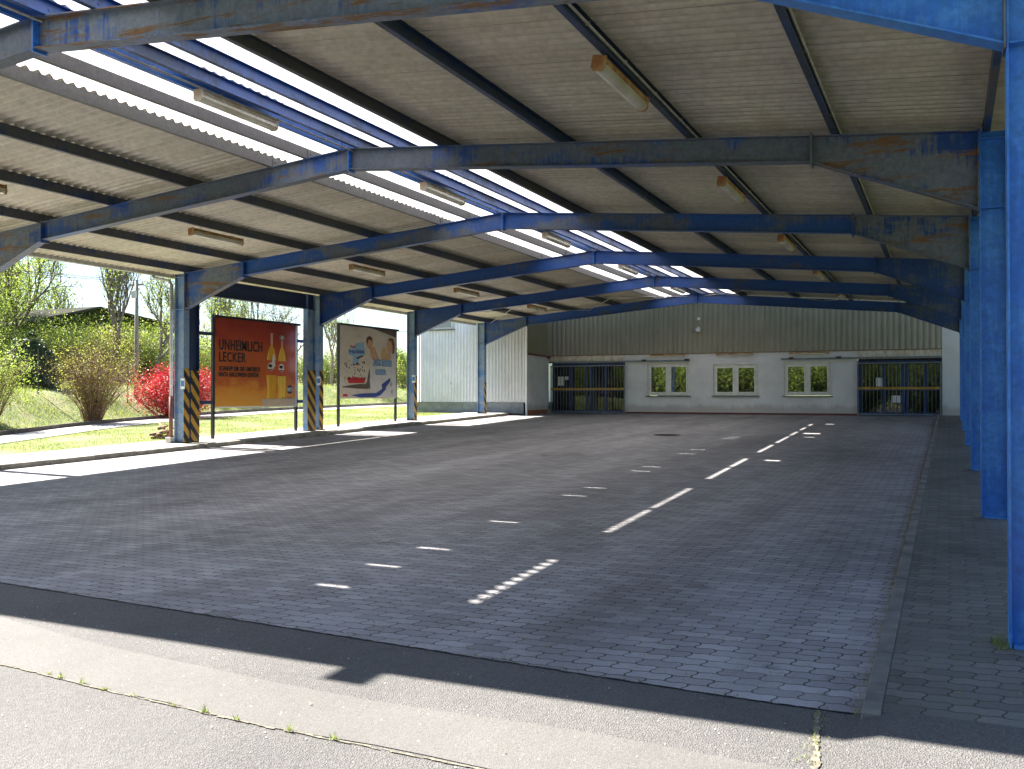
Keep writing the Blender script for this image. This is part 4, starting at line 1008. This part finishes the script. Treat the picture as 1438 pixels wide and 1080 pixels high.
# hedge along the bank top: one shrub after another
hz = [(5, -33.5, 2.3, 'leaf'), (62, -33, 2.6, 'leaf'), (92, -32, 2.5, 'leafl'), (120, -33, 2.4, 'leaf'), (150, -31.5, 2.4, 'leafb'), (176, -32.5, 2.7, 'leaf'), (205, -31, 2.3, 'leaf'), (232, -32, 2.6, 'leafl'), (262, -33, 2.2, 'leaf'), (284, -31, 2.4, 'leafl'), (320, -33, 2.2, 'leaf'), (360, -33, 2.2, 'leaf'), (400, -33, 2.1, 'leaf'), (440, -31, 2.0, 'leafl'), (458, -28, 1.9, 'leaf'), (490, -30, 2.0, 'leaf'), (525, -29, 2.0, 'leaf'), (548, -27, 2.0, 'leafl'), (575, -27, 2.0, 'leaf')]
for n, (u, X, h_, mk) in enumerate(hz):
    p = at(u, X-3)
    rel = ['at the far left edge', 'behind the ivy mound', 'just right of the ivy mound', 'behind the big brown shrub', 'with olive leaves right of the brown shrub', 'in front of the shed and left of the pole', 'right of the utility pole', 'left of the red shrub', 'behind the first left column', 'between column and orange billboard'][n] if n < 10 else ['hidden low behind the orange billboard, left part', 'behind the middle of the orange billboard', 'behind the bottles end of the orange billboard', 'between the paired columns and orange billboard', 'low and dark in the gap left of the pale billboard', 'behind the pack on the pale billboard', 'behind the lettering of the pale billboard', 'yellowish, at the right end of the pale billboard', 'just left of the pale hall wing'][n-10]
    bush('hedge_shrub', 'bushy green hedge plant ' + rel, 'shrub', p, h_*1.1, 1.8, 45, 5600, .048, mk, 40+n, 'hedge plants along the top of the bank', lspread=.22, low=.0)
# more trees far behind
for n, (u, X, h_, ln, lab) in enumerate(((75, -52, 8.0, 2600, 'distant thin tree above the left slope of the shed roof'), (262, -50, 7.6, 2600, 'distant pale tree beyond the red shrub'), (345, -52, 8, 1800, 'distant bare tree over the middle of the orange billboard'), (20, -48, 9, 4200, 'tall distant tree behind the left-edge tree'))):
    tree('tree', lab, 'tree', at(u, X), h_, 5, ln, .07, 'leafl', 70+n, 'trees beyond the bank', up=.35, spread=.5, bark='barkg', lspread=.35)
# grass blades
def blades(name, label, n, xr, yr, zf, h, wd, keep=None, lean=.4):
    rnd = np.random.default_rng(5); x = rnd.uniform(*xr, n); y = rnd.uniform(*yr, n)
    if keep is not None: k = keep(x, y); x, y = x[k], y[k]
    z = np.array([zf(a, b_) for a, b_ in zip(x, y)]); m_ = len(x)
    a = rnd.uniform(0, 6.28, m_); hh = h*rnd.uniform(.4, 1.3, m_); dx = np.cos(a)*wd; dy = np.sin(a)*wd
    lx = rnd.normal(0, lean, m_)*hh; ly = rnd.normal(0, lean, m_)*hh
    V = np.stack([np.stack([x-dx, y-dy, z-.01], 1), np.stack([x+dx, y+dy, z-.01], 1), np.stack([x+lx, y+ly, z+hh], 1)], 1).reshape(-1, 3)
    return tag(np_mesh(name, V, np.arange(3*m_).reshape(m_, 3), M['blade']), label, 'grass', kind='stuff')
foota = np.vectorize(foot); pnxa = np.vectorize(pnx)
cl = lambda x, y: (np.sin(x*2.3+1.3*np.sin(y*1.1))+np.sin(y*1.9+x*.7)+rng.uniform(-1.2, 1.2, len(x))) > -.5
blades('grass', 'sunlit short grass of the verge beside the pavement', 60000, (-24.5, -16.82), (8, 40), zter, .05, .008, lambda x, y: (x > pnxa(y)+.03) & cl(x, y))
blades('grass', 'longer tufted grass growing on the bank', 90000, (-33, -19), (8, 44), zter, .11, .012, lambda x, y: (x < foota(y)-.15) & (x > foota(y)-8) & cl(x, y))
# weeds in the asphalt joint, individual tufts
rw = random.Random(3); k = 0
spots = [(-5.1, 3.56), (-4.42, 3.52), (-4.30, 3.505), (-4.12, 3.49), (-3.92, 3.47), (-3.72, 3.455), (-3.42, 3.43), (-3.22, 3.42), (-3.02, 3.41), (-2.70, 3.40), (-2.45, 3.40)]
V = []; F = []
def tuft(V, F, x, y, z, n, h, rw):
    for i in range(n):
        a = rw.uniform(0, 6.28); hh = h*rw.uniform(.5, 1.2); bx_, by_ = x+rw.gauss(0, .012), y+rw.gauss(0, .006); ww = rw.uniform(.0015, .003)
        ex, ey = bx_+math.cos(a)*hh*.8, by_+math.sin(a)*hh*.8; q = len(V)
        V += [(bx_-math.sin(a)*ww, by_+math.cos(a)*ww, z), (bx_+math.sin(a)*ww, by_-math.cos(a)*ww, z), (ex, ey, z+hh)]; F.append((q, q+1, q+2))
for (x, y) in spots: tuft(V, F, x, y, g(y)+.004, rw.randint(8, 26), .035*rw.uniform(.5, 1.1), rw)
for i in range(60): y = rw.uniform(3.4, 4.6); tuft(V, F, -.53+rw.gauss(0, .02), y, g(y)+.006, 4, .012, rw)
for i in range(260):     # sprigs in the paver joints and along the right kerb
    if i < 150: x = -.385+rw.gauss(0, .008); y = 4.6+rw.random()**1.6*9
    elif i < 190: x = rw.uniform(-.2, .4); y = rw.uniform(4.8, 9)
    else: x = rw.uniform(-4, -.5); y = Ybr(x)+.105*int(rw.random()**2*14)+.02
    tuft(V, F, x, y, g(y)+(.006 if x < -.37 else .045), 4, .014, rw)
for i in range(46): tuft(V, F, XR-.04+rw.gauss(0, .02), 5.97+rw.gauss(0, .09), g(5.97)+.04, 3, .04, rw)
tag(np_mesh('weeds', V, F, M['blade']), 'small weeds sprouting from the asphalt joint, paver gaps and kerb line', 'weeds', kind='stuff')
V = []; F = []
rw2 = random.Random(12)
for i in range(420):
    x = rw2.uniform(-6, 1.2); y = rw2.uniform(2.2, 9) if rw2.random() < .6 else rw2.uniform(2.2, 4.6)
    s = rw2.uniform(.0025, .007); z = g(y)+(.004 if x < -.24 or y < 4.65 else .041); q = len(V); a = rw2.uniform(0, 3)
    V += [(x+s*math.cos(a+c_), y+s*.8*math.sin(a+c_), z) for c_ in (0, 1.6, 3.1, 4.7)]+[(x, y, z+s*.9)]; F += [(q, q+1, q+4), (q+1, q+2, q+4), (q+2, q+3, q+4), (q+3, q, q+4)]
tag(np_mesh('grit', V, F, M['conc']), 'loose pale grit and pebbles scattered over asphalt and pavers', 'grit', kind='stuff')

V = []; F = []; rl2 = random.Random(77)
for i in range(240):
    q_ = rl2.random()
    if q_ < .45: x = -.40-abs(rl2.gauss(0, .05)); y = rl2.uniform(4.7, 16)
    elif q_ < .75: x = rl2.uniform(-14, -.6); y = Ybr(x)+rl2.gauss(0, .05)
    elif q_ < .9: x = rl2.uniform(-.2, 1.); y = rl2.uniform(4.7, 9)
    else: x = rl2.uniform(-6, 0); y = rl2.uniform(2.5, 8)
    s = rl2.uniform(.008, .02); z = g(y)+(.010 if x < -.3 else .048); a = rl2.uniform(0, 6.3); q = len(V)
    V += [(x+s*math.cos(a), y+s*math.sin(a), z), (x-s*.4*math.sin(a), y+s*.4*math.cos(a), z+.004), (x-s*math.cos(a), y-s*math.sin(a), z+.002), (x+s*.4*math.sin(a), y-s*.4*math.cos(a), z+.005)]; F.append((q, q+1, q+2, q+3))
tag(np_mesh('leaf_litter', V, F, M['sand']), 'dry brown leaf litter scattered along the kerb and paver edge', 'leaf litter', kind='stuff')

# ------------------------------------------------------------------ things on the bank
x, y, z = at(191, -28)
pl = thing('utility_pole', (x, y, z), 'tall grey utility pole on the bank with insulators at its top', 'pole')
MB().tube([(x, y, z-.3), (x+.02, y, z+2.4), (x, y, ray(191, 393, x)[2])], .085, 10, .065).build('pole', M['polem'], pl, True)
zt2 = ray(191, 396, x)[2]; mb = MB()
mb.box((x-.35, y-.04, zt2-.14), (x+.35, y+.04, zt2-.08)).build('crossarm', M['polem'], pl)
for q in (-.3, 0, .3): MB().lathe((x+q, y, zt2-.08), [(.02, 0), (.045, .03), (.03, .06), (.045, .09), (.02, .13)], 10).build('insulator', M['white'], pl, True)
MB().box((x-.10, y-.16, zt2-.62), (x+.10, y-.075, zt2-.35)).build('junction_box', M['galv'], pl, bevel=.01)
for q in (-.3, .3):
    P_ = []
    for tt in np.linspace(-1, 1, 25): P_.append((x+q-4*tt, y+30*tt, zt2+.02-.9*(1-tt*tt)*0+.9*tt*tt*.0+ -.6*math.sin(abs(tt)*math.pi)))
    MB().tube(P_, .009, 4).build('wire', M['black'], pl)
for n, (u, v0, v1, lab) in enumerate(((54, 490, 550, 'thin dark steel fence post in front of the ivy mound'), (180, 505, 553, 'thin dark steel fence post just left of the utility pole'))):
    X = -27.6; x, y, z = at(u, X); top = ray(u, v0, X)[2]
    t = thing('fence_post', (x, y, z), lab, 'fence post', 'fence posts on the bank')
    MB().prism([(x-.025, y-.025), (x+.025, y-.025), (x+.025, y-.019), (x-.019, y-.019), (x-.019, y+.025), (x-.025, y+.025)], 'z', z-.2, top).build('post', M['black'], t)
    MB().box((x-.03, y-.03, top+.001), (x+.03, y+.03, top+.012)).build('cap', M['black'], t)
# shed beyond the hedge
sx0 = ray(-10, 440, -46); sx1 = ray(262, 462, -46); ap = ray(134, 434, -46); e0 = ray(-10, 466, -46); e1 = ray(250, 462, -46)
sh = thing('shed', (-48, ap[1], zter(-48, ap[1])), 'low gabled shed behind the hedge with ivy covered wall', 'building')
zb = zter(-46, ap[1])-.4
poly = [(e0[1], zb), (e1[1], zb), (e1[1], e1[2]), (ap[1], ap[2]-.05), (e0[1], e0[2]-.0)]
MB().prism([(a, b_) for a, b_ in poly], 'x', -56, -46).build('wall', M['shedwall'], sh)
mb = MB()
for (a, b_) in (((e0[1]-.4, e0[2]+.02), (ap[1], ap[2])), ((ap[1], ap[2]), (e1[1]+.4, e1[2]))):
    mb.hexa([(-56.2,a[0],a[1]),(-45.6,a[0],a[1]),(-45.6,b_[0],b_[1]),(-56.2,b_[0],b_[1]),(-56.2,a[0],a[1]+.14),(-45.6,a[0],a[1]+.14),(-45.6,b_[0],b_[1]+.14),(-56.2,b_[0],b_[1]+.14)])
mb.build('roof', M['shedroof'], sh)
rnd = np.random.default_rng(90); n = 26000
yy = rnd.uniform(e0[1], e1[1], n); tp = np.interp(yy, [e0[1], ap[1], e1[1]], [e0[2], ap[2], e1[2]]); zz = zb+(tp-.1-zb)*rnd.uniform(0, 1, n)
V, F = leaves(np.stack([np.full(n, -45.85), yy, zz], 1), 26000, .07, .075, rnd); np_mesh('ivy', V, F, M['leaf'], sh)
# hydrant by the wing wall
x, y = -18.9, 31.3; z = zter(x, y)
hy = thing('hydrant', (x, y, z), 'small rusty hydrant with black cap in the grass by the pale wing', 'hydrant')
MB().lathe((x, y, z-.05), [(.10, 0), (.10, .05), (.065, .08), (.06, .62), (.075, .64)], 14).build('barrel', M['rustpipe'], hy, True)
MB().lathe((x, y, z+.59), [(.10, 0), (.12, .04), (.11, .13), (.05, .19)], 14).build('cap', M['black'], hy, True)
for q in (-1, 1): MB().tube([(x, y, z+.45), (x+q*.15, y, z+.45)], .035, 10).build('outlet', M['black'], hy, True)
MB().lathe((x, y, z-.02), [(.13, 0), (.13, .10), (.10, .12)], 14).build('foot_flange', M['yellow'], hy, True)
# heap of dry wood beside the first column
x0, y0 = at(228, -17.6)[:2]; z0 = zter(x0, y0)
lg = thing('wood_heap', (x0, y0, z0), 'small heap of dry brown wood in the grass behind the downpipe', 'wood heap'); rl = random.Random(8)
for i in range(11):
    a = rl.uniform(0, 3.14); l_ = rl.uniform(.12, .26); cx, cy, cz = x0+rl.gauss(0, .09), y0+rl.gauss(0, .09), z0+.05+.075*(i//3)
    MB().tube([(cx-l_*math.cos(a), cy-l_*math.sin(a), cz-.02), (cx, cy, cz+rl.uniform(-.01, .03)), (cx+l_*math.cos(a), cy+l_*math.sin(a), cz+rl.uniform(0, .14))], rl.uniform(.025, .05), 7, .02).build('log', M['sand'], lg, True)

# ------------------------------------------------------------------ trees behind the viewer (they show in the hall windows)
src = None
for n, (x, y, s) in enumerate([(-37, -17, 1.1), (-32, -15, 1.), (-27, -17, 1.15), (-22, -16, 1.), (-17, -17, 1.1), (-12, -16, 1.05), (-7, -17, 1.1), (-2, -16, 1.), (4, -17, 1.15), (10, -16, 1.)]):
    if src is None:
        src = bush('tree', 'x', 'tree', (x, y, g(y)), 5.2, 3.6, 90, 15000, .12, 'leafl', 101, bark='bark', lspread=.42, r0=.06, low=0.)
        o = src
    else: o = copy_tree(src)
    o.location = (x, y, g(y)); o.scale = (s, s, s); o.rotation_euler = (0, 0, n*1.3)
    tag(o, 'dense green tree in the row across the yard, mirrored in the hall windows', 'tree', 'trees across the yard mirrored in the windows')
for o in bpy.data.objects:
    if '_local' in o: del o['_local']
